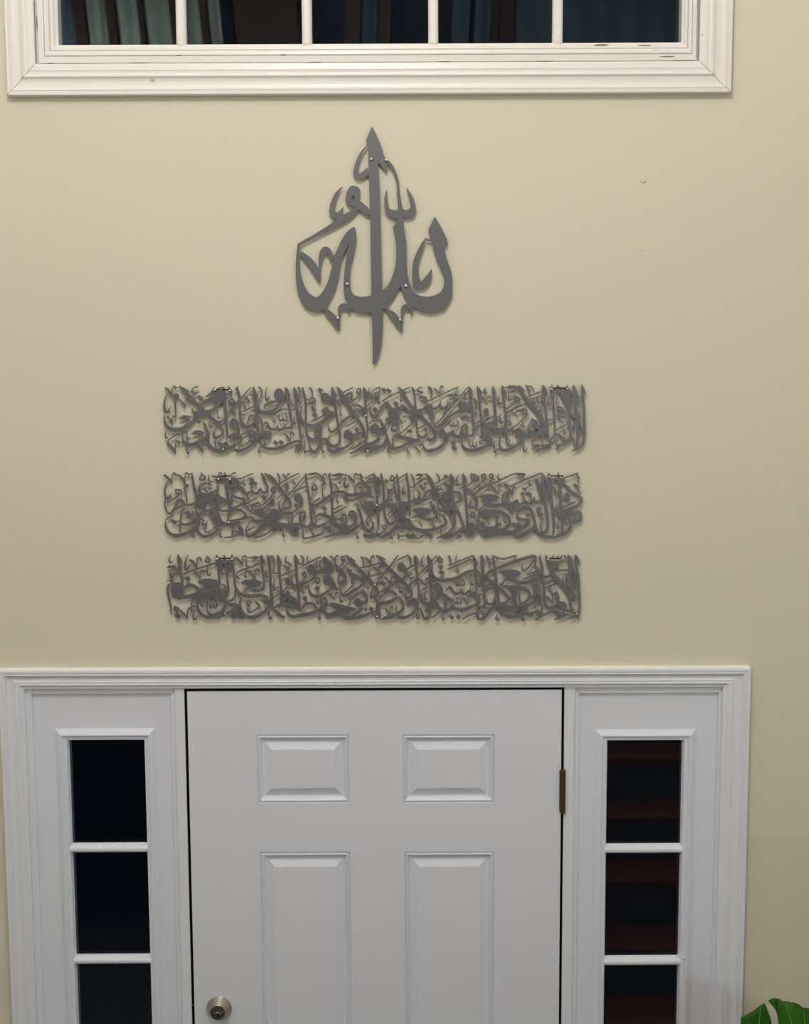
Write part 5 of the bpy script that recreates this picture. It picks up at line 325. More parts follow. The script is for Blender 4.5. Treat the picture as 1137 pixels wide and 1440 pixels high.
PANEL_3 = dict(c=(-70.3, 2287.5),
 screws=[(-374.5, 70.4), (-339.6, 70.2), (-358.8, -62.1), (6.5, -71.1), (18.3, -73.6), (1.1, 5.8), (415.9, 66.0), (450.1, 66.4), (460.8, -64.3), (486.9, -66.8)],
 bars=[(-374.1, -339.9, 71.9), (416.1, 450.4, 67.5)],
 ink='''-2430 404 7,-2450 356 15,-2444 315 18,-2421 315 15,-2408 332 7;P-2487 243,-2457 278,-2374 278,-2370 248,-2416 245;-2376 248 18,-2417 230 18,-2465 207 9;-2342 410 12,-2343 355 29,-2327 266 32,-2312 165 29,-2302 75 29,-2310 -15 32,-2324 -93 35;-2342 403 12,-2320 350 26,-2297 302 12;-2370 242 23,-2340 218 29;-2359 195 23,-2407 141 23,-2450 99 15,-2486 88 9;-2436 189 18,-2437 135 29,-2421 63 23;P-2454 183,-2424 189,-2408 123,-2421 75,-2444 87;-2451 52 15,-2476 3 26,-2477 -57 26,-2462 -128 23,-2446 -213 21,-2442 -315 12;P-2422 45,-2386 69,-2350 69,-2327 32,-2322 -22,-2318 -93,-2366 -117,-2414 -105,-2430 -57,-2434 3;-2338 62 23,-2322 15 23;-2354 -123 29,-2295 -112 35,-2236 -100 41,-2176 -82 41,-2116 -58 35;-2306 -58 15,-2281 -10 26,-2244 27 32,-2197 38 38,-2150 20 35,-2110 -17 29,-2104 -47 23;-2224 403 9,-2255 332 18,-2263 254 23,-2246 224 26,-2222 253 21,-2197 290 9;-2196 337 29,-2167 319 29,-2132 271 21,-2122 241 12;-2121 247 12,-2120 331 15,-2101 367 18,-2078 360 23,-2066 330 12;-2288 165 18,-2205 205 18,-2110 238 18,-2002 270 18,-1890 306 18;-1994 390 9,-2006 354 18,-2013 325 21,-1984 312 18,-1965 336 21,-1982 372 18,-1994 378 15;-1991 265 9,-1998 210 15,-1993 163 21,-1970 157 18,-1957 192 9;P-2236 146,-2201 122,-2220 74,-2266 110;-2220 80 12,-2220 50 12;-2158 205 18,-2128 175 23,-2094 133 18,-2083 98 12;-2086 110 9,-2082 181 15,-2062 217 18,-2040 205 21,-2040 187 12;-1882 395 15,-1870 360 29,-1872 300 35;-1872 312 29,-1861 252 29;P-2114 68,-2065 103,-1994 115,-1900 102,-1876 85,-1889 37,-1949 1,-2020 13,-2054 43;-2032 13 23,-2068 -22 29,-2092 -70 29;P-2224 -94,-2116 -52,-2045 -70,-1998 -47,-1962 -41,-1867 -42,-1868 -113,-1975 -119,-2094 -130,-2189 -124;-1961 -11 35,-1902 -12 35,-1866 7 29;-2020 -11 23,-1979 -23 23;-2177 -130 12,-2196 -190 15,-2191 -226 21,-2167 -215 18,-2150 -227 18,-2126 -202 15;-2124 -130 23,-2126 -202 26,-2109 -275 29,-2063 -329 35,-2004 -353 41,-1932 -348 47,-1873 -342 47;-2000 -131 18,-2013 -209 18,-2008 -282 21,-1985 -312 23,-1932 -330 29,-1872 -300 29;P-2398 -207,-2340 -243,-2365 -298,-2423 -261;P-2376 -292,-2324 -334,-2355 -382,-2402 -340;-2334 -273 23,-2300 -304 23,-2265 -340 21,-2248 -382 9;-2248 -377 9,-2246 -286 15,-2227 -244 18,-2204 -244 21,-2192 -280 12;-2156 -257 9,-2175 -310 15,-2176 -365 23,-2153 -377 18,-2122 -329 9;-2064 -137 9,-2078 -190 18,-2060 -221 21,-2042 -191 9;-1964 -173 9,-1978 -215 18,-1966 -240 21,-1942 -222 15,-1935 -180 9;-1936 -215 18,-1912 -240 21,-1894 -210 12,-1900 -173 9;-1958 -155 15,-1904 -125 15;-1882 401 12,-1882 360 23,-1867 252 29,-1858 144 26,-1854 48 23;-1793 401 12,-1788 359 26,-1772 263 35,-1762 144 29,-1753 36 26,-1754 -36 26,-1785 -96 29,-1834 -138 23;-1698 400 12,-1700 347 29,-1684 221 26,-1675 102 26,-1664 12 26,-1630 -48 32,-1584 -85 38,-1512 -98 41,-1430 -98 41,-1358 -92 38,-1300 -110 32,-1270 -158 29,-1272 -218 26,-1314 -278 32,-1374 -327 38,-1446 -357 44,-1518 -356 41,-1576 -313 35,-1610 -241 29,-1615 -181 26,-1602 -121 23;-1882 360 12,-1682 358 12;-1895 330 18,-1676 328 18;-1895 306 18,-1789 305 21,-1688 308 18;P-1883 335,-1824 335,-1825 252,-1844 240,-1858 144,-1874 192;P-1754 287,-1683 299,-1678 251,-1742 258;-1819 275 9,-1826 210 18,-1822 168 21,-1798 174 15;-1736 263 9,-1744 203 15,-1714 192 18;-1682 352 12,-1646 365 18;-1652 370 23,-1623 340 26,-1594 305 21,-1577 268 9;-1577 275 9,-1575 364 15,-1551 388 18,-1534 375 18,-1528 358 9;-1534 370 12,-1480 370 12;P-1480 363,-1439 387,-1380 378,-1398 351,-1445 352;-1380 375 12,-1350 375 12;-1392 369 18,-1422 340 15,-1464 315 9;-1344 398 12,-1351 357 23,-1340 262 26,-1330 160 26,-1320 58 23,-1328 -2 26,-1358 -26 29,-1399 -38 29,-1452 -32 35;-1344 392 12,-1328 351 23,-1305 291 9;-1528 352 9,-1530 280 18,-1512 250 18,-1494 274 9;-1650 167 12,-1614 203 21,-1542 232 18,-1459 256 18,-1364 298 18;-1650 161 12,-1644 131 23,-1615 113 12;-1536 227 12,-1544 167 15,-1544 130 21,-1526 137 12;-1502 208 23,-1472 178 26,-1444 142 21,-1426 106 12;-1426 106 12,-1425 178 15,-1406 226 18,-1383 213 23,-1378 190 12;P-1593 47,-1568 89,-1509 100,-1426 100,-1350 70,-1362 40,-1428 10,-1487 10,-1534 41;-1499 10 23,-1535 -19 26,-1565 -55 23;-1268 398 12,-1268 345 29,-1252 249 26,-1248 130 26,-1244 10 29,-1240 -110 29,-1242 -201 29;-1250 368 12,-1221 368 12;-1306 202 9,-1307 142 15,-1254 135 12;-1282 237 7,-1295 165 12;-1818 36 18,-1788 24 21,-1790 -24 23,-1820 -48 18,-1824 0 12;P-1902 12,-1854 25,-1843 -35,-1808 -84,-1786 -132,-1798 -156,-1870 -155,-1905 -168;-1792 -144 23,-1787 -192 26,-1812 -252 35,-1848 -300 47,-1908 -330 53;-1769 -174 23,-1727 -157 23,-1685 -127 26,-1666 -72 23,-1665 -18 23;P-1764 -192,-1704 -180,-1628 -205,-1610 -241,-1669 -229,-1740 -217;-1616 -241 23,-1694 -271 29,-1754 -300 29,-1814 -337 29;-1694 -301 18,-1670 -283 15;P-1682 -277,-1628 -253,-1617 -302,-1635 -338,-1684 -361,-1730 -337;P-1706 -325,-1660 -350,-1690 -385,-1725 -361;P-1635 -313,-1576 -320,-1589 -380,-1636 -368;-1906 -240 12,-1888 -210 18,-1900 -192 12;-1508 -152 18,-1532 -188 23,-1514 -212 23,-1490 -188 18,-1478 -163 9;-1490 -188 18,-1521 -242 18,-1516 -283 18,-1486 -296 18,-1432 -266 18,-1385 -242 15;-1419 -176 23,-1390 -206 23,-1361 -255 9;P-1348 -152,-1312 -140,-1288 -170,-1307 -200,-1330 -182;-1267 -291 9,-1268 -351 18,-1256 -382 21,-1232 -358 12;-1256 368 12,-1232 374 12;-1226 386 21,-1204 356 21,-1192 308 15,-1205 248 15,-1212 201 15,-1206 177 15,-1153 177 12;-1150 398 12,-1150 344 29,-1140 248 32,-1130 128 29,-1120 21 29,-1115 -75 35,-1116 -160 35;-1150 392 12,-1132 344 26,-1110 290 12;-1256 357 29,-1246 249 29,-1242 130 26,-1238 10 26,-1228 -110 26,-1224 -219 26,-1207 -267 35,-1160 -310 41,-1120 -346 41,-1090 -358 29;-1049 391 9,-1062 338 15,-1050 308 21,-1027 302 18,-1004 283 21,-986 265 12;-1015 290 9,-1022 212 12;-1086 272 18,-1057 248 23,-1028 212 18,-1022 188 12;-1112 147 15,-1022 182 18,-945 212 18;-943 397 12,-944 343 32,-933 248 32,-928 140 32,-918 32 35,-908 -82 35,-904 -202 35,-905 -280 29;-943 390 12,-926 349 26,-903 301 12;-915 289 12,-856 289 12;-872 390 15,-849 355 21,-849 295 12;-789 390 9,-802 348 15,-784 318 12;-862 265 15,-761 312 18,-642 372 18;-684 336 9,-696 282 15,-685 246 21,-661 270 9;P-606 377,-583 377,-584 305,-601 323;-600 365 18,-631 318 18,-649 282 18,-644 240 23;P-798 235,-773 270,-744 277,-714 258,-697 217,-668 210,-632 234,-584 240,-585 186,-644 175,-698 162,-751 157,-786 181,-804 205;-704 157 23,-728 115 23,-776 79 26,-835 50 32,-906 26 35,-978 38 26,-988 80 18,-994 128 18,-982 170 9;-834 187 18,-857 175 18,-852 145 21,-822 139 23,-822 175 18,-839 193 18;-822 139 18,-846 98 18,-888 55 18;-811 133 12,-804 121 12;P-1060 105,-1035 122,-1012 98,-1007 45,-1036 38,-1066 62;-1025 32 18,-989 50 18;-1025 27 18,-1067 -22 18,-1097 -52 15;-1133 -69 15,-1181 -105 15,-1217 -135 12;-990 -16 12,-954 8 23,-918 20 23;-1184 105 7,-1208 39 15,-1203 -15 18,-1180 -21 18,-1162 9 15,-1144 -3 12;-1232 22 9,-1208 15 9;-848 25 9,-866 -28 15,-854 -65 21,-831 -52 9;-788 31 9,-783 -29 23,-760 -77 29,-718 -107 38,-659 -108 35,-612 -78 29,-564 -48 23;P-694 25,-652 0,-676 -48,-724 -17;-671 -42 9,-671 -90 9;-681 120 15,-651 97 18,-664 60 21,-693 55 18,-698 97 15,-681 115 15;-689 -125 9,-690 -185 15,-666 -198 15,-654 -180 7;P-837 -95,-802 -118,-814 -173,-862 -142;-814 -167 12,-814 -197 12;-881 -275 18,-851 -227 26,-809 -197 29,-762 -191 32,-720 -215 32,-702 -252 26;-1053 -256 12,-1048 -298 23,-1018 -340 35,-959 -352 41,-876 -335 41,-781 -318 44,-686 -288 41,-626 -258 35;P-1086 -112,-1062 -52,-1038 -33,-1002 -70,-1009 -88,-968 -112,-932 -154,-928 -232,-982 -250,-1040 -244,-1100 -220,-1148 -243,-1159 -219,-1111 -183;P-625 -210,-589 -186,-590 -318,-614 -294,-638 -258;-637 -234 23,-636 -173 21,-618 -138 21,-588 -126 23;-656 -294 9,-668 -354 15,-662 -385 21,-644 -360 9;-1207 -243 23,-1147 -207 23,-1111 -172 23;P-598 102,-586 114,-586 42,-598 67;-1261 -279 12,-1268 -351 18,-1256 -375 18,-1232 -340 9;P-600 371,-571 365,-542 335,-507 293,-478 239,-503 180,-562 168,-620 180,-620 228,-578 233,-584 293,-613 305;P-604 126,-562 150,-520 138,-492 90,-504 30,-563 30,-598 48,-610 90;-492 90 23,-486 30 21,-511 -12 23,-564 -54 26,-624 -90 29;-518 377 18,-488 353 21,-466 311 18,-466 269 15;-466 305 9,-459 370 15,-441 388 18,-429 365 9;P-466 293,-436 269,-396 227,-354 185,-326 125,-326 77,-350 41,-398 23,-433 53,-403 78,-349 101,-373 137,-408 161,-443 209,-460 245;-426 53 18,-432 102 18,-420 149 18;-353 376 15,-388 370 18,-388 335 23,-359 322 23,-358 358 18;-359 322 18,-383 280 15,-413 251 18;-300 304 12,-330 262 15,-372 209 18;-334 388 18,-276 322 41,-218 262 41,-148 184 41,-77 112 41,-6 28 35,40 -33 23,46 -81 23,4 -117 29,-37 -122 29,-43 -92 23,-25 -38 18,11 10 18,53 63 15;-334 388 12,-282 352 23,-229 322 12;P-324 238,-295 227,-254 208,-272 197,-231 167,-172 136,-119 106,-113 52,-172 82,-242 112,-296 160,-318 202;-119 76 26,-136 34 23,-185 -2 29,-244 -38 35,-304 -79 35,-363 -97 35,-398 -78 29,-404 -30 18,-404 18 12;-266 107 15,-248 95 18,-249 58 23,-272 58 18,-272 95 12;-249 47 18,-285 -1 15,-321 -37 15,-363 -67 15;-152 369 21,-128 333 23,-126 292 18,-135 243 12;-176 238 12,-88 250 18,-5 273 18,78 297 18;-105 357 23,-75 333 26,-46 297 21,-41 267 12;-40 273 9,-40 345 15,-21 380 18,-4 368 21,-4 357 12;31 386 12,55 368 18;-52 231 9,-71 183 15,-65 153 21,-47 183 9;-5 249 18,24 219 21,54 189 18;-59 135 15,6 147 15,65 165 15;-468 53 9,-463 0 18,-446 -30 21,-433 5 9;-78 63 7,-90 16 15,-78 -14 21,-60 3 9;-546 -72 18,-511 -102 23,-482 -150 9;-482 -145 9,-469 -67 15,-452 -67 18,-434 -72 12;-411 -102 9,-411 -162 18,-399 -181 18,-376 -157 9;-624 -150 18,-594 -132 23,-571 -162 23,-578 -210 23,-608 -252 26,-590 -307 35,-556 -337 35;P-560 -216,-524 -180,-471 -187,-399 -211,-328 -230,-222 -254,-246 -290,-329 -295,-389 -343,-473 -355,-580 -385,-574 -360,-520 -330,-579 -330,-555 -312,-484 -295,-424 -271,-507 -240;-298 -127 18,-286 -163 18,-305 -212 18,-329 -248 18;P-389 -332,-330 -343,-235 -356,-128 -327,-21 -285,-9 -303,-56 -333,-152 -375,-247 -392,-342 -392,-389 -368;-329 -248 23,-318 -308 29;-151 -260 23,-199 -308 29,-258 -338 29;-262 -145 18,-221 -103 23,-173 -80 23,-138 -56 23;P-149 -32,-114 -38,-91 -80,-79 -104,-73 -165,-91 -200,-138 -206,-162 -236,-210 -236,-240 -200,-239 -158,-209 -128,-174 -134,-150 -164,-115 -164,-102 -140,-126 -92;P-127 -248,-91 -248,-80 -272,-110 -290;P-50 -225,-9 -255,-26 -297,-68 -272;16 -128 23,33 -201 23,21 -273 23,14 -345 23;P2 -333,44 -345,32 -388,2 -375;31 386 18,78 338 32,125 290 35,166 242 38,220 188 41,278 128 44,326 86 47,372 38 41,419 -5 35,449 -53 23,455 -83 23,431 -118 29,389 -137 32,372 -125 23,372 -77 18,390 -35 21,426 13 21,468 61 18,503 97 18;31 386 12,78 362 23,138 332 12;286 385 12,255 343 18,220 290 21,184 248 23;285 328 15,338 355 18,404 385 15;409 384 18,433 342 23,438 300 18,432 258 12;P279 253,291 290,320 301,356 283,385 241,409 217,385 193,338 193,296 200,278 223;391 211 18,391 170 21,373 133 26,326 86 38,278 62 35,218 27 32,153 -15 29,88 -51 21,40 -69 18,16 -98 23;397 223 18,432 241 15,480 265 15;166 224 29,130 182 23,83 123 21,41 63 21,5 28 18;19 278 15,66 290 18,113 290 18;18 153 12,65 171 15,119 173 15;19 225 21,54 183 12;56 171 9,60 237 15,78 267 18,90 242 18;P94 81,142 50,118 3,76 45;136 117 18,172 80 23,195 32 9;195 38 9,201 105 15,219 128 18,236 110 18;302 26 9,301 -22 18,307 -64 21,336 -52 21,342 -22 18,313 2 18;58 -165 15,99 -105 18,141 -58 29,182 -45 35,230 -63 35,265 -94 29;265 -130 23,218 -160 35,158 -183 41,87 -195 41,39 -189 35;289 -118 23,324 -160 29,348 -215 29,336 -268 29,288 -317 35,228 -347 41,157 -370 41,98 -376 35,68 -345 23,56 -285 21,57 -225 18;28 -213 23,26 -297 23;134 -262 21,169 -304 23,186 -340 9;187 -334 9,193 -262 15,211 -244 18,223 -268 12;270 -214 9,258 -262 15,258 -322 12;P431 -179,449 -143,478 -131,508 -149,526 -180,532 -228,490 -228,454 -221;408 -130 15,401 -185 21,401 -221 21,418 -233 18,442 -191 15;526 -215 23,514 -263 23,472 -305 29,418 -348 32,359 -371 35,300 -365 35,282 -335 23;526 -282 9,508 -342 15,513 -378 21,531 -378 18,543 -342 7;456 169 15,426 151 18,420 121 21,444 109 18,486 121 12;486 121 12,444 109 15,420 85 12;492 384 12,486 348 26,503 252 29,515 145 32,526 49 26,532 -47 23,526 -143 18;492 384 12,516 336 23,533 282 9;592 383 7,569 324 15,562 276 21,580 246 21,604 276 12;646 389 15,646 335 29,663 228 35,669 120 38,680 0 38,686 -120 38,686 -216 29,668 -312 21,632 -385 32,596 -372 26,572 -318 21,555 -252 15;640 263 15,586 204 18,532 145 15;646 377 12,670 335 23,693 288 12;550 97 18,580 60 21,615 12 12;610 25 9,616 85 15,633 108 18,651 96 12;538 -53 15,586 -30 15,639 -5 15;556 -60 9,556 -120 23,573 -168 35,614 -204 41,680 -210 41;615 -42 9,603 -108 18,603 -150 23,620 -155 18,632 -125 9;620 -252 9,620 -300 21,638 -300 9;543 -270 9,567 -276 9;746 382 12,716 347 15,681 305 15;740 370 11,764 352 12;782 382 9,776 352 18,764 323 18,776 299 21,805 305 21,811 335 21,788 358 18;P788 269,828 245,805 209,764 233;P799 209,846 179,822 143,776 168;822 149 12,822 95 12;658 342 23,681 300 18,693 263 9;698 263 9,692 203 18,704 144 29,740 102 41,799 83 41,870 83 44,941 95 41,1012 118 41,1083 160 38,1142 190 32,1190 190 29;1189 375 18,1201 309 35,1213 201 29,1219 105 26,1226 10 26,1226 -50 26,1196 -75 29,1154 -62 32;1189 368 12,1213 327 23,1236 273 9;1154 -62 35,1124 -56 23,1107 -80 29,1072 -86 29,1048 -50 23,1024 -73 29,976 -85 32,941 -43 29,918 -7 32,888 -13 23,864 -43 18;1048 -43 18,1050 -20 9;1148 -44 18,1148 -2 9;894 376 18,912 334 21,912 275 12;899 262 15,988 298 15,1083 339 15,1178 378 15;882 215 15,976 256 15,1071 298 15,1160 342 12;988 382 9,976 334 15,982 298 12;1000 250 9,994 196 15,1000 167 18,1024 196 9;1172 153 15,1142 106 15,1124 70 9;976 82 12,982 35 18,1000 10 21,1030 35 15,1030 88 9;1030 40 15,1048 17 18,1077 28 18,1083 58 15,1060 94 12;1166 100 9,1154 46 15,1172 22 18,1196 40 12;1242 189 18,1266 159 21,1272 117 18,1260 69 15,1255 22 18,1266 3 21,1284 21 9;1284 380 12,1284 332 29,1296 212 35,1308 81 35,1314 -51 35,1326 -171 29;1290 374 12,1314 320 18,1331 285 12;657 60 23,704 60 18,739 72 15;680 120 29,680 24 29,680 -72 29,692 -168 29;P722 12,752 42,787 35,816 -7,828 -60,804 -85,763 -72,728 -42;816 -72 23,775 -132 26,716 -180 35,668 -204 47;710 -60 12,709 -108 18,728 -114 18,746 -72 9;822 -78 23,858 -109 35,906 -151 38,929 -182 18;935 -145 12,935 -133 9;834 -199 18,834 -163 18,858 -163 21,864 -211 23,840 -217 18;858 -223 18,834 -265 18,810 -301 12;947 -140 9,958 -188 18,976 -200 18,994 -170 12,994 -128 9;994 -182 12,1012 -205 18,1036 -194 18,1042 -164 15,1024 -128 9;1066 -134 18,1095 -170 23,1125 -212 9;1125 -207 9,1130 -134 15,1142 -110 18,1166 -128 15;1178 -87 23,1214 -128 23,1244 -171 23,1238 -207 29,1178 -237 35,1107 -267 41,1036 -284 44,976 -265 35,947 -230 26;947 -223 23,905 -272 35,852 -302 41,804 -283 35,763 -228 35,739 -205 35;P656 -192,751 -198,786 -253,763 -265,704 -252,679 -300,656 -372;698 -373 15,745 -337 18,786 -307 15;828 -325 9,816 -373 15,828 -403 18,840 -385 9;P929 -338,958 -368,929 -398,899 -368;P1006 -332,1036 -362,1012 -398,982 -368;1060 -392 15,1131 -351 18,1214 -321 18;1255 -183 23,1255 -122 18,1267 -87 18,1290 -99 12;1273 -255 23,1244 -285 18,1232 -340 23,1256 -388 29,1291 -400 26,1333 -370 23;1297 -273 9,1291 -328 18,1309 -333 12;1250 -243 29,1332 -255 23;P1154 -74,1214 -62,1220 -110,1190 -122;1349 368 23,1372 320 29,1384 272 21,1367 225 9;1378 329 12,1426 332 12;1426 380 15,1426 343 29,1444 248 29,1456 128 32,1462 8 41,1474 -124 59,1475 -232 41;1296 350 23,1314 302 12;1296 332 15,1308 177 23,1320 21 23,1326 -123 23,1320 -195 23;1449 368 18,1496 343 21,1556 337 18,1626 355 18,1698 378 15;1698 378 12,1686 342 12,1668 307 12;1461 355 12,1479 320 12;1444 218 32,1532 242 35,1638 283 35,1745 324 35,1839 353 35,1910 365 41,1934 359 29;1934 359 23,1922 323 18,1875 263 18,1828 210 18,1805 175 12;1444 212 35,1384 182 32,1350 140 29,1356 92 35,1414 57 41,1474 8 41,1534 -46 29,1593 -107 29,1617 -155 26,1582 -190 29,1534 -208 35;P1379 80,1450 80,1462 -3,1415 20;1385 32 12,1350 3 18,1368 -15 18,1421 -10 12;1415 -15 12,1374 -33 15,1344 -51 12;P1515 164,1550 193,1627 205,1710 199,1758 168,1734 133,1687 103,1735 67,1770 61,1770 31,1711 25,1652 68,1604 92,1568 140;1604 103 29,1557 62 23,1522 14 21;1510 38 12,1528 14 18;1770 49 41,1841 55 41,1912 66 41,1971 78 35;1545 2 23,1616 -5 41,1688 -11 47,1758 -17 47,1818 -30 41,1860 -65 26,1860 -125 26,1818 -180 29,1760 -222 35,1688 -251 41,1606 -250 41,1534 -220 35;P1628 -28,1700 -29,1700 -125,1712 -197,1724 -233,1665 -233,1676 -173,1628 -148,1652 -100;1753 -65 9,1736 -125 21,1754 -198 18;1780 270 9,1769 228 15,1781 192 15,1798 228 7;1840 145 15,1912 174 15,1994 210 15;1782 85 18,1865 120 18,1935 150 18,1994 173 15;P1474 -184,1558 -197,1606 -245,1688 -269,1772 -258,1807 -222,1842 -222,1832 -306,1772 -330,1712 -330,1796 -270,1689 -305,1582 -305,1522 -262;1487 -256 29,1534 -322 38,1606 -359 47,1677 -360 47,1760 -336 41,1820 -318 35,1879 -342 47,1915 -312 23;1842 -234 29,1902 -204 29,1973 -162 26;1463 -232 29,1404 -274 35,1344 -340 35,1297 -388 29;1320 -207 23,1368 -208 29,1428 -208 29,1433 -135 9;1356 -195 18,1362 -148 9;1297 -255 23,1320 -220 23;1470 -340 9,1464 -388 21,1482 -407 21,1499 -377 9;1784 -354 9,1778 -396 18,1796 -415 15,1814 -378 7;1934 317 9,1928 245 15,1940 215 21,1958 245 12;P1906 -6,1936 18,1972 18,1972 -90,1936 -90,1913 -66;1901 -96 9,1896 -138 18,1920 -144 15;1938 -307 23,1962 -295 35;1945 -409 18,1975 -385 18;1986 377 12,1986 329 26,2010 245 32,2017 143 32,2030 53 32,2036 -55 32,2042 -157 32,2061 -229 32,2103 -265 41,2156 -248 41,2204 -212 35;2056 377 12,2068 335 35,2093 268 47,2129 185 47,2165 125 53,2225 52 47,2284 -20 47,2326 -80 47,2351 -158 35,2358 -225 29;2068 338 12,2258 337 12;2080 305 18,2270 298 18;2128 340 23,2145 376 12;2169 340 18,2198 346 18,2204 375 12;2234 340 18,2252 375 12;2275 375 12,2293 352 23;2328 381 12,2329 327 41,2348 232 41,2354 112 41,2368 -8 41,2368 -128 41;2328 375 12,2352 327 35,2376 273 12;P2080 310,2187 304,2199 286,2164 208,2141 185,2105 232;2199 280 12,2200 185 18;2200 185 23,2247 196 23,2318 196 23;2366 220 23,2396 172 29,2402 112 26,2385 40 18;2411 380 15,2412 327 32,2424 219 32,2444 100 35,2450 -32 35,2458 -165 35,2459 -273 32,2454 -345 26,2442 -405 9;2417 375 12,2441 327 26,2466 255 9;1893 48 41,1952 72 35,2011 102 35,2082 119 32,2141 149 32;2065 30 15,2130 59 15,2189 82 15;2071 -7 18,2130 17 18,2201 40 18;1892 156 15,1940 185 15,1998 215 15;1892 114 15,1940 138 15,1999 168 15;P2207 65,2236 82,2272 40,2320 -20,2332 -68,2297 -55,2249 5;2260 65 18,2260 112 12;2289 148 12,2307 100 23,2296 52 18,2344 4 23;P1906 -18,1929 18,1965 12,1995 -25,2000 -78,1977 -102,1930 -90,1906 -66;1906 -102 12,1912 -138 18,1924 -102 12;1995 -90 18,2001 -157 18,2002 -222 12;1978 -138 29,1930 -180 29,1895 -204 26;2008 -222 18,2014 -271 23,1996 -319 29,1961 -331 41,1943 -300 23;1954 -217 9,1930 -258 18;2072 -127 23,2108 -163 26,2138 -205 9;2138 -199 9,2138 -127 15,2143 -97 23,2178 -91 35,2190 -55 12;2118 5 9,2107 -43 18,2131 -73 18;2190 -79 29,2208 -128 29,2203 -188 35;P2215 -193,2250 -182,2292 -194,2310 -224,2305 -272,2264 -296,2228 -266,2210 -230;1938 -403 15,2015 -361 21,2098 -320 21,2180 -290 21;P2174 -295,2216 -296,2264 -338,2311 -315,2324 -345,2276 -357,2216 -368,2192 -338;2164 -410 12,2222 -380 23,2288 -357 23,2334 -297 23;2346 -212 23,2370 -272 23,2400 -285 18;2358 -297 29,2394 -321 23,2430 -321 18;2342 -405 12,2383 -375 23,2442 -351 23;2393 -177 18,2410 -128 12,2416 -80 9;2391 4 18,2414 28 18;2379 40 29,2380 -68 29,2386 -152 23;H-1075 -142,-1045 -130,-1028 -160,-1046 -183,-1070 -178;H-1004 -166,-980 -160,-951 -190,-963 -202,-998 -196;H-643 276,-619 300,-590 288,-596 252,-632 246;H-548 263,-531 270,-502 233,-514 210,-549 228;H-573 -264,-518 -247,-448 -265,-496 -288,-555 -300''')
def catmull(P, n=6):
    P = np.array(P, float); Q = np.vstack([2 * P[0] - P[1], P, 2 * P[-1] - P[-2]]); out = []
    for i in range(1, len(Q) - 2):
        a, b_, c_, d = Q[i - 1], Q[i], Q[i + 1], Q[i + 2]
        for k in range(n):
            t = k / n; out.append(.5 * (2 * b_ + (c_ - a) * t + (2 * a - 5 * b_ + 4 * c_ - d) * t * t + (3 * b_ - a - 3 * c_ + d) * t ** 3))
    return np.array(out + [Q[-2]])
def rounded(P):
    n = len(P); out = []
    for i in range(n):
        a, b_, c_, d = P[i - 1], P[i], P[(i + 1) % n], P[(i + 2) % n]
        for k in range(5):
            t = k / 5; out.append(b_ + .7 * (t * (1 - t) ** 2 * (c_ - a) - t * t * (1 - t) * (d - b_)) + (c_ - b_) * ((3 * t * t - 2 * t ** 3) * .5 + t * .5))
    return np.array(out)
def ink_field(ink, step, thin):
    S = []
    for s in ink.split(';'):
        k = s[0] if s[0] in 'PSKH' else ''
        S.append((k, [[float(v) * .2 for v in p.split()] for p in s.lstrip('PSKH').split(',')]))
    S.sort(key=lambda q: q[0] == 'H')
    A = np.array([p[:2] for _, q in S for p in q]); x0, z0 = A.min(0) - 24; x1, z1 = A.max(0) + 24
    X = np.arange(x0, x1, step); Z = np.arange(z0, z1, step); F = np.full((len(Z), len(X)), -5.)
    def win(a, c_, e, g_):
        return max(int((a - x0) / step), 0), int((e - x0) / step) + 2, max(int((c_ - z0) / step), 0), int((g_ - z0) / step) + 2
    for k, pts in S:
        if k:
            P = np.array(pts)[:, :2]
            if k == 'S' or (k in 'PH' and 5 < len(P) < 16): P = rounded(P)
            i0, i1, j0, j1 = win(*(P.min(0) - 3), *(P.max(0) + 3)); gx, gz = np.meshgrid(X[i0:i1], Z[j0:j1])
            ins = np.zeros(gx.shape, bool); d = np.full(gx.shape, 1e9)
            for a, b_ in zip(P, np.roll(P, -1, 0)):
                e = b_ - a; t = np.clip(((gx - a[0]) * e[0] + (gz - a[1]) * e[1]) / max(e @ e, 1e-9), 0, 1)
                d = np.minimum(d, np.hypot(gx - a[0] - t * e[0], gz - a[1] - t * e[1]))
                if a[1] != b_[1]: ins ^= ((a[1] > gz) != (b_[1] > gz)) & (gx < e[0] * (gz - a[1]) / e[1] + a[0])
            v = np.where(ins, d, -d); R_ = F[j0:j1, i0:i1]
            F[j0:j1, i0:i1] = np.minimum(R_, -v) if k == 'H' else np.maximum(R_, v - thin)
        else:
            C = catmull(pts)
            for a, b_ in zip(C[:-1], C[1:]):
                ra, rb = max(a[2] / 2 - thin, .55), max(b_[2] / 2 - thin, .55); m = max(ra, rb) + 3
                i0, i1, j0, j1 = win(min(a[0], b_[0]) - m, min(a[1], b_[1]) - m, max(a[0], b_[0]) + m, max(a[1], b_[1]) + m)
                gx = X[None, i0:i1]; gz = Z[j0:j1, None]; e = b_[:2] - a[:2]
                t = np.clip(((gx - a[0]) * e[0] + (gz - a[1]) * e[1]) / max(e @ e, 1e-9), 0, 1)
                v = ra + t * (rb - ra) - np.hypot(gx - a[0] - t * e[0], gz - a[1] - t * e[1]); R_ = F[j0:j1, i0:i1]
                F[j0:j1, i0:i1] = np.maximum(R_, v)
    return F, X, Z
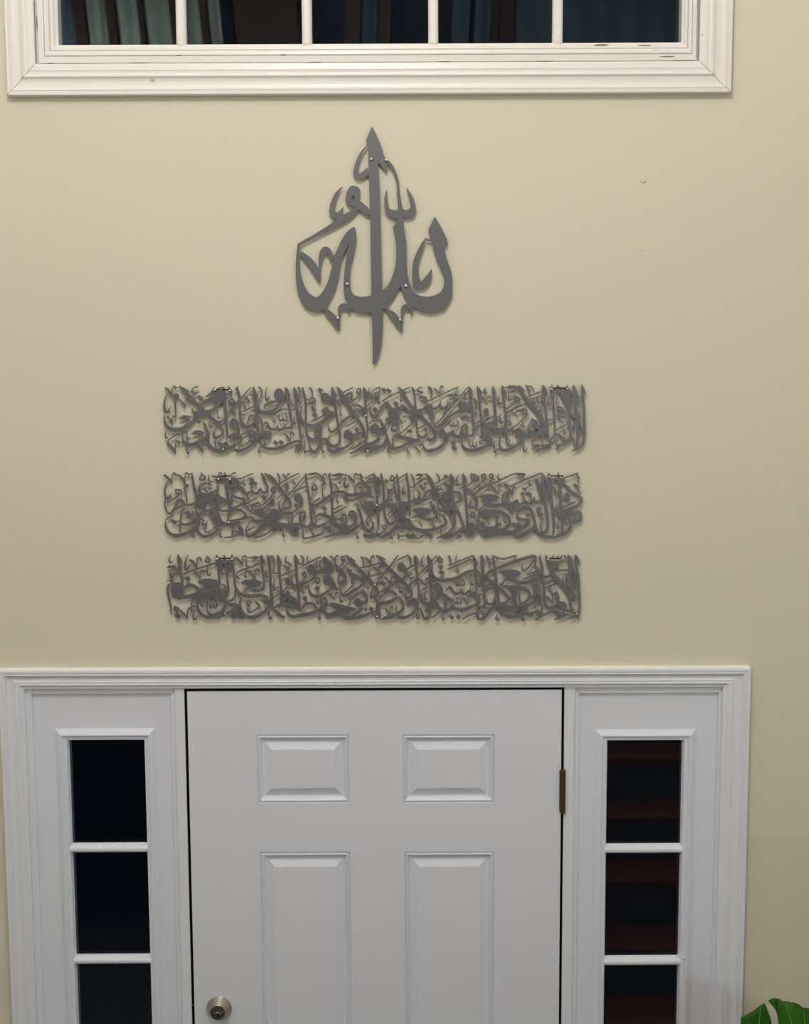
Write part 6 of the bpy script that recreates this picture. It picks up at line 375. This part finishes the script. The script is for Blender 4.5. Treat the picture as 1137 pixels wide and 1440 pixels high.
def contours(F, X, Z):
    # marching squares: closed loops of the zero level
    F = np.where(np.abs(F) < 1e-6, 1e-6, F); B = F > 0
    step = X[1] - X[0]; nxt = {}; pos = {}
    code = B[:-1, :-1] * 1 + B[:-1, 1:] * 2 + B[1:, 1:] * 4 + B[1:, :-1] * 8
    SEG = {1: [(3, 0)], 2: [(0, 1)], 3: [(3, 1)], 4: [(1, 2)], 6: [(0, 2)], 7: [(3, 2)], 8: [(2, 3)], 9: [(2, 0)], 11: [(2, 1)], 12: [(1, 3)], 13: [(1, 0)], 14: [(0, 3)],
           5: [(3, 0), (1, 2)], 10: [(0, 1), (2, 3)]}
    def key(j, i, e): return ((j, i, 0), (j, i + 1, 1), (j + 1, i, 0), (j, i, 1))[e]
    def pt(k):
        j, i, v = k
        a = F[j, i]; c_ = F[j + 1, i] if v else F[j, i + 1]; t = a / (a - c_)
        return (X[i], Z[j] + t * step) if v else (X[i] + t * step, Z[j])
    js, is_ = np.nonzero((code > 0) & (code < 15))
    for j, i in zip(js.tolist(), is_.tolist()):
        for a, c_ in SEG[int(code[j, i])]: nxt[key(j, i, a)] = key(j, i, c_)
    loops = []
    while nxt:
        s = next(iter(nxt)); L = []; k = s
        while k in nxt: L.append(k); k = nxt.pop(k)
        P = np.array([pt(q) for q in L])
        if len(P) > 8: loops.append(P)
    return loops
def simplify(P, tol):
    keep = [0]; n = len(P); i = 0
    while i < n - 1:
        j = min(i + 2, n - 1); best = i + 1
        while j < n and j - i < 40:
            e = P[j] - P[i]; L = math.hypot(*e); q = P[i + 1:j] - P[i]
            if len(q) and (L < 1e-9 or np.abs(q[:, 0] * e[1] - q[:, 1] * e[0]).max() / max(L, 1e-9) > tol): break
            best = j; j += 1
        i = best; keep.append(i)
    return P[keep]
def calligraphy(name, data, label, cat, thick, back, srad, group=None, thin=0.):
    cx, cz = data['c'][0] / 1000, data['c'][1] / 1000
    A = root(name, (cx, 0, cz), label, cat, group)
    F, X, Z = ink_field(data['ink'], .5, thin)
    cu = bpy.data.curves.new('lettering', 'CURVE'); cu.dimensions = '2D'; cu.fill_mode = 'BOTH'
    cu.extrude = thick / 2 - .0003; cu.bevel_depth = .0003; cu.bevel_resolution = 0
    for P in contours(F, X, Z):
        P = simplify(P, .09)
        ar = .5 * abs(np.sum(P[:, 0] * np.roll(P[:, 1], -1) - P[:, 1] * np.roll(P[:, 0], -1)))
        if len(P) < 4 or ar < 2.5: continue
        if np.allclose(P[0], P[-1]): P = P[:-1]
        s = cu.splines.new('POLY'); s.points.add(len(P) - 1); s.use_cyclic_u = True
        s.points.foreach_set('co', np.c_[P / 1000, np.zeros(len(P)), np.ones(len(P))].ravel())
    tmp = bpy.data.objects.new('tmp', cu); COL.objects.link(tmp)
    bpy.context.view_layer.update()
    me = bpy.data.meshes.new_from_object(tmp.evaluated_get(bpy.context.evaluated_depsgraph_get()))
    bpy.data.objects.remove(tmp); bpy.data.curves.remove(cu)
    me.materials.clear(); me.materials.append(M['metal'])
    o = bpy.data.objects.new('lettering', me); COL.objects.link(o); o.parent = A
    o.rotation_euler = (math.pi / 2, 0, 0); o.location = (0, -back - thick / 2, 0)
    fy = -back - thick
    for x, z in data['screws']:
        x, z = cx + x / 1000, cz + z / 1000; q = srad
        s = MB().lathe((x, 0, z), [(q * .92, fy + .0005), (q, fy - q * .15), (q * .93, fy - q * .45), (q * .7, fy - q * .75), (q * .38, fy - q * .92), (q * .08, fy - q * .98)], n=18).build('screw', 'screw', A, 'shiny domed steel screw', smooth=True)
        MB().lathe((x, 0, z), [(q * .6, fy), (q * .6, 0)], n=10).build('standoff', 'bar', s)
    for x0, x1, z in data['bars']:
        MB().box(cx + x0 / 1000, cx + x1 / 1000, fy - .0012, fy + .002, cz + z / 1000 - .0011, cz + z / 1000 + .0013).build('mounting_bar', 'bar', A, 'thin black mounting bar between two screws')
    return A
calligraphy('metal_calligraphy', PANEL_0, 'tall dark grey metal calligraphy of a single word, above the three text bands', 'wall art', .003, .008, .0048)
G = 'three bands of metal lettering above the door'
calligraphy('metal_lettering_band', PANEL_1, 'topmost of the three long grey metal bands of Arabic lettering, under the single word', 'wall art', .003, .0080, .0034, G, .22)
calligraphy('metal_lettering_band', PANEL_2, 'middle one of the three long grey metal bands of Arabic lettering', 'wall art', .003, .0080, .0034, G, .22)
calligraphy('metal_lettering_band', PANEL_3, 'lowest of the three long grey metal bands of Arabic lettering, nearest the door casing', 'wall art', .003, .0080, .0034, G, .22)

# ------------------------------------------------------------------ wall anchors
for (x, z, q, lab) in ((.5618, 3.2405, .0062, 'painted over wall plug on the bare cream wall, upper and larger of two'), (.5620, 3.083, .0046, 'painted over wall plug on the bare cream wall, lower and smaller of two')):
    tag(MB().lathe((x, 0, z), [(q, .001), (q * .86, -.0012), (q * .62, -.0024), (q * .4, -.0020), (q * .1, -.0018)], n=20).build('wall_plug', 'wall', smooth=True, origin=(x, 0, z)), lab, 'wall plug')

# ------------------------------------------------------------------ plant
pl = root('potted_plant', (.93, -.36, 0), 'green broad leaved potted plant at the right of the door', 'plant')
def leaf_part(outline, y0, bend, tilt, mid, veins):
    # outline in metres (x, z); filled, curved in depth, with thickness
    bm = bmesh.new(); vs = [bm.verts.new((x, 0, z)) for x, z in outline]
    fc = bm.faces.new(vs); bmesh.ops.triangulate(bm, faces=[fc])
    for _ in range(3): bmesh.ops.subdivide_edges(bm, edges=[e for e in bm.edges if e.calc_length() > .012], cuts=1, use_grid_fill=True)
    bmesh.ops.triangulate(bm, faces=bm.faces)
    def yy(x, z): return y0 + bend * ((x - mid[0]) ** 2) + tilt * (z - mid[1]) + .006 * math.sin((x - mid[0]) * 70)
    for v in bm.verts: v.co.y = yy(v.co.x, v.co.z)
    bmesh.ops.recalc_face_normals(bm, faces=bm.faces)
    for q in bm.faces: q.smooth = True
    me = bpy.data.meshes.new('leaf'); bm.to_mesh(me); bm.free(); me.materials.append(M['leaf'])
    o = bpy.data.objects.new('leaf', me); COL.objects.link(o); o.parent = pl; o.location = -Vector(pl['_at'])
    sd = o.modifiers.new('thickness', 'SOLIDIFY'); sd.thickness = .0016; sd.offset = 0
    for v in veins:
        MB().tube([(x, yy(x, z) - .001, z) for x, z in v], [.0016] * (len(v) - 1) + [.0006], 6).build('vein', 'vein', o, smooth=True, origin=None).location = (0, 0, 0)
    return o
leaf_part([(.7475, 1.366), (.762, 1.3735), (.785, 1.3825), (.8045, 1.3905), (.8075, 1.385), (.811, 1.374), (.816, 1.361), (.821, 1.335), (.816, 1.312), (.802, 1.296), (.780, 1.290), (.758, 1.296), (.748, 1.315), (.7465, 1.335), (.7468, 1.352)],
          -.33, 2.5, .25, (.78, 1.35), [[(.785, 1.295), (.786, 1.33), (.790, 1.36), (.796, 1.384)]])
leaf_part([(.8035, 1.4105), (.811, 1.4150), (.819, 1.4175), (.827, 1.4172), (.8335, 1.4145), (.841, 1.4155), (.852, 1.4158), (.861, 1.4142), (.868, 1.4105), (.875, 1.4040), (.892, 1.3990), (.92, 1.393), (.96, 1.378), (.99, 1.35), (1.0, 1.30),
           (.985, 1.25), (.95, 1.215), (.91, 1.205), (.872, 1.22), (.845, 1.25), (.83, 1.30), (.8255, 1.345), (.8255, 1.37), (.822, 1.387), (.814, 1.3995)],
          -.37, 1.6, .3, (.88, 1.36), [[(.885, 1.23), (.868, 1.30), (.852, 1.36), (.838, 1.412)], [(.885, 1.25), (.886, 1.32), (.879, 1.36), (.876, 1.40)], [(.868, 1.30), (.851, 1.345), (.843, 1.372)]])
leaf_part([(1.0, 1.35), (1.06, 1.345), (1.12, 1.30), (1.13, 1.24), (1.10, 1.18), (1.05, 1.15), (1.0, 1.17), (.975, 1.22), (.98, 1.29)], -.45, 1.2, .4, (1.05, 1.25), [[(1.04, 1.17), (1.05, 1.25), (1.06, 1.335)]])
for top in ((.785, -.335, 1.30), (.885, -.40, 1.23), (1.04, -.48, 1.17)):
    x, y, z = top
    MB().tube([(.93 + .3 * (x - .93) * .3, -.36, .42), (.93 + (x - .93) * .35, -.37, .7), (.93 + (x - .93) * .75, (y - .36) / 2, 1.0), top], [.008, .007, .005, .003]).build('stem', 'stem', pl, smooth=True)
MB().lathe((.93, -.36, 0), [(.13, 0), (.135, .01), (.175, .36), (.19, .365), (.19, .41), (.172, .41), (.168, .38)], axis='z').build('pot', 'pot', pl, smooth=True)
MB().lathe((.93, -.36, 0), [(.165, .37), (.166, .392), (.02, .40)], axis='z').build('soil', 'soil', pl)

# ------------------------------------------------------------------ behind the viewer: what the transom mirrors, and the lamps
def curtain(x0, x1, y, m, lean, folds, amp, lab, z0=4.2, z1=5.2):
    n = folds * 8; vs = []
    for z in (z0, z1):
        for k in range(n + 1):
            t = k / n; vs.append((x0 + (x1 - x0) * t + lean * (z - 4.7), y + amp * math.sin(t * folds * 2 * math.pi), z))
    o = MB().add(vs, [(k, k + 1, n + 2 + k, n + 1 + k) for k in range(n)]).build('curtain', m, smooth=True, origin=((x0 + x1) / 2, y, z0))
    sd = o.modifiers.new('thickness', 'SOLIDIFY'); sd.thickness = .004
    return tag(o, lab, 'curtain', 'curtains mirrored in the transom window')
YC = -4.4
for x0, x1, m, lean, folds, lab in (
        (-2.12, -1.84, 'curtain2', -.06, 3, 'bluish grey curtain mirrored at the left end of the transom'),
        (-1.765, -1.655, 'curtain', -.09, 2, 'pale grey teal curtain mirrored second from left in the transom'),
        (-1.595, -1.475, 'curtain', -.09, 1, 'grey teal curtain mirrored third from left in the transom'),
        (-1.44, -1.295, 'curtain', -.10, 1, 'wide grey teal curtain mirrored left of the first muntin'),
        (-1.245, -1.125, 'curtain', -.10, 1, 'grey teal curtain mirrored right of the first muntin'),
        (-1.08, -1.01, 'curtain', -.08, 1, 'narrow grey teal curtain mirrored in the second pane'),
        (-.226, -.134, 'curtain2', .03, 1, 'narrow navy curtain mirrored in the third pane'),
        (.286, .385, 'curtain2', .06, 1, 'navy curtain mirrored left of centre in the fourth pane'),
        (.415, .505, 'curtain2', .06, 1, 'navy curtain mirrored right of centre in the fourth pane'),
        (.64, 1.75, 'curtain2', .02, 7, 'wide dark navy curtain mirrored in the last pane')):
    curtain(x0, x1, YC, m, lean, folds, .012, lab)
for k, (x0, x1) in enumerate(((-1.838, -1.77), (-1.652, -1.60), (-1.472, -1.443), (-1.292, -1.25), (-1.122, -1.084), (-.93, -.575), (-.32, -.232), (-.13, -.06), (.508, .55), (.556, .636))):
    lean = -.09 if x0 < -.9 else .04
    vs = [(x + lean * (z - 4.7), y, z) for x in (x0, x1) for y in (YC - .03, YC + .03) for z in (4.2, 5.2)]
    structure(MB().add(vs, [(0, 1, 3, 2), (4, 6, 7, 5), (0, 4, 5, 1), (2, 3, 7, 6), (0, 2, 6, 4), (1, 5, 7, 3)]).build('trim_%d' % (10 + k), 'post'), 'dark walnut upright between the mirrored curtains', 'upright')
structure(MB().box(XL, XR, YC - .12, YC - .06, 3.95, ZC).build('wall_upper', 'backwall'), 'dark wall behind the mirrored curtains', 'wall')

def fixture(at, lab):
    L = root('ceiling_lamp', at, lab, 'lamp')
    x, y, z = at
    MB().lathe((x, y, 0), [(.07, ZC - .03), (.075, ZC)], axis='z').build('canopy', 'shade', L, smooth=True)
    MB().tube([(x, y, ZC - .02), (x, y, z + .2)], .006).build('rod', 'shade', L)
    MB().lathe((x, y, 0), [(.03, z + .2), (.05, z + .19), (.06, z + .172)], axis='z').build('lamp_cap', 'shade', L, smooth=True)
fixture(FOYER, 'globe lamp hanging from the ceiling above the entry')
fixture(HALL_FILL, 'added fill lamp hanging from the ceiling above the landing')
sc_ = root('fill_wall_lamp', LANDING_FILL, 'added fill lamp on the right wall of the landing', 'lamp')
MB().box(XR - .02, XR, LANDING_FILL[1] - .05, LANDING_FILL[1] + .05, 2.30, 2.46).build('wall_plate', 'shade', sc_, bevel=.006)
MB().tube([(XR - .01, LANDING_FILL[1], 2.36), (1.90, LANDING_FILL[1], 2.33), (1.84, LANDING_FILL[1], 2.36), (1.84, LANDING_FILL[1], 2.41)], .008).build('arm', 'shade', sc_, smooth=True)
MB().lathe((1.84, LANDING_FILL[1], 0), [(.02, 2.40), (.05, 2.415), (.055, 2.425)], axis='z').build('lamp_cup', 'shade', sc_, smooth=True)
for o in list(bpy.data.objects):
    if '_at' in o: del o['_at']
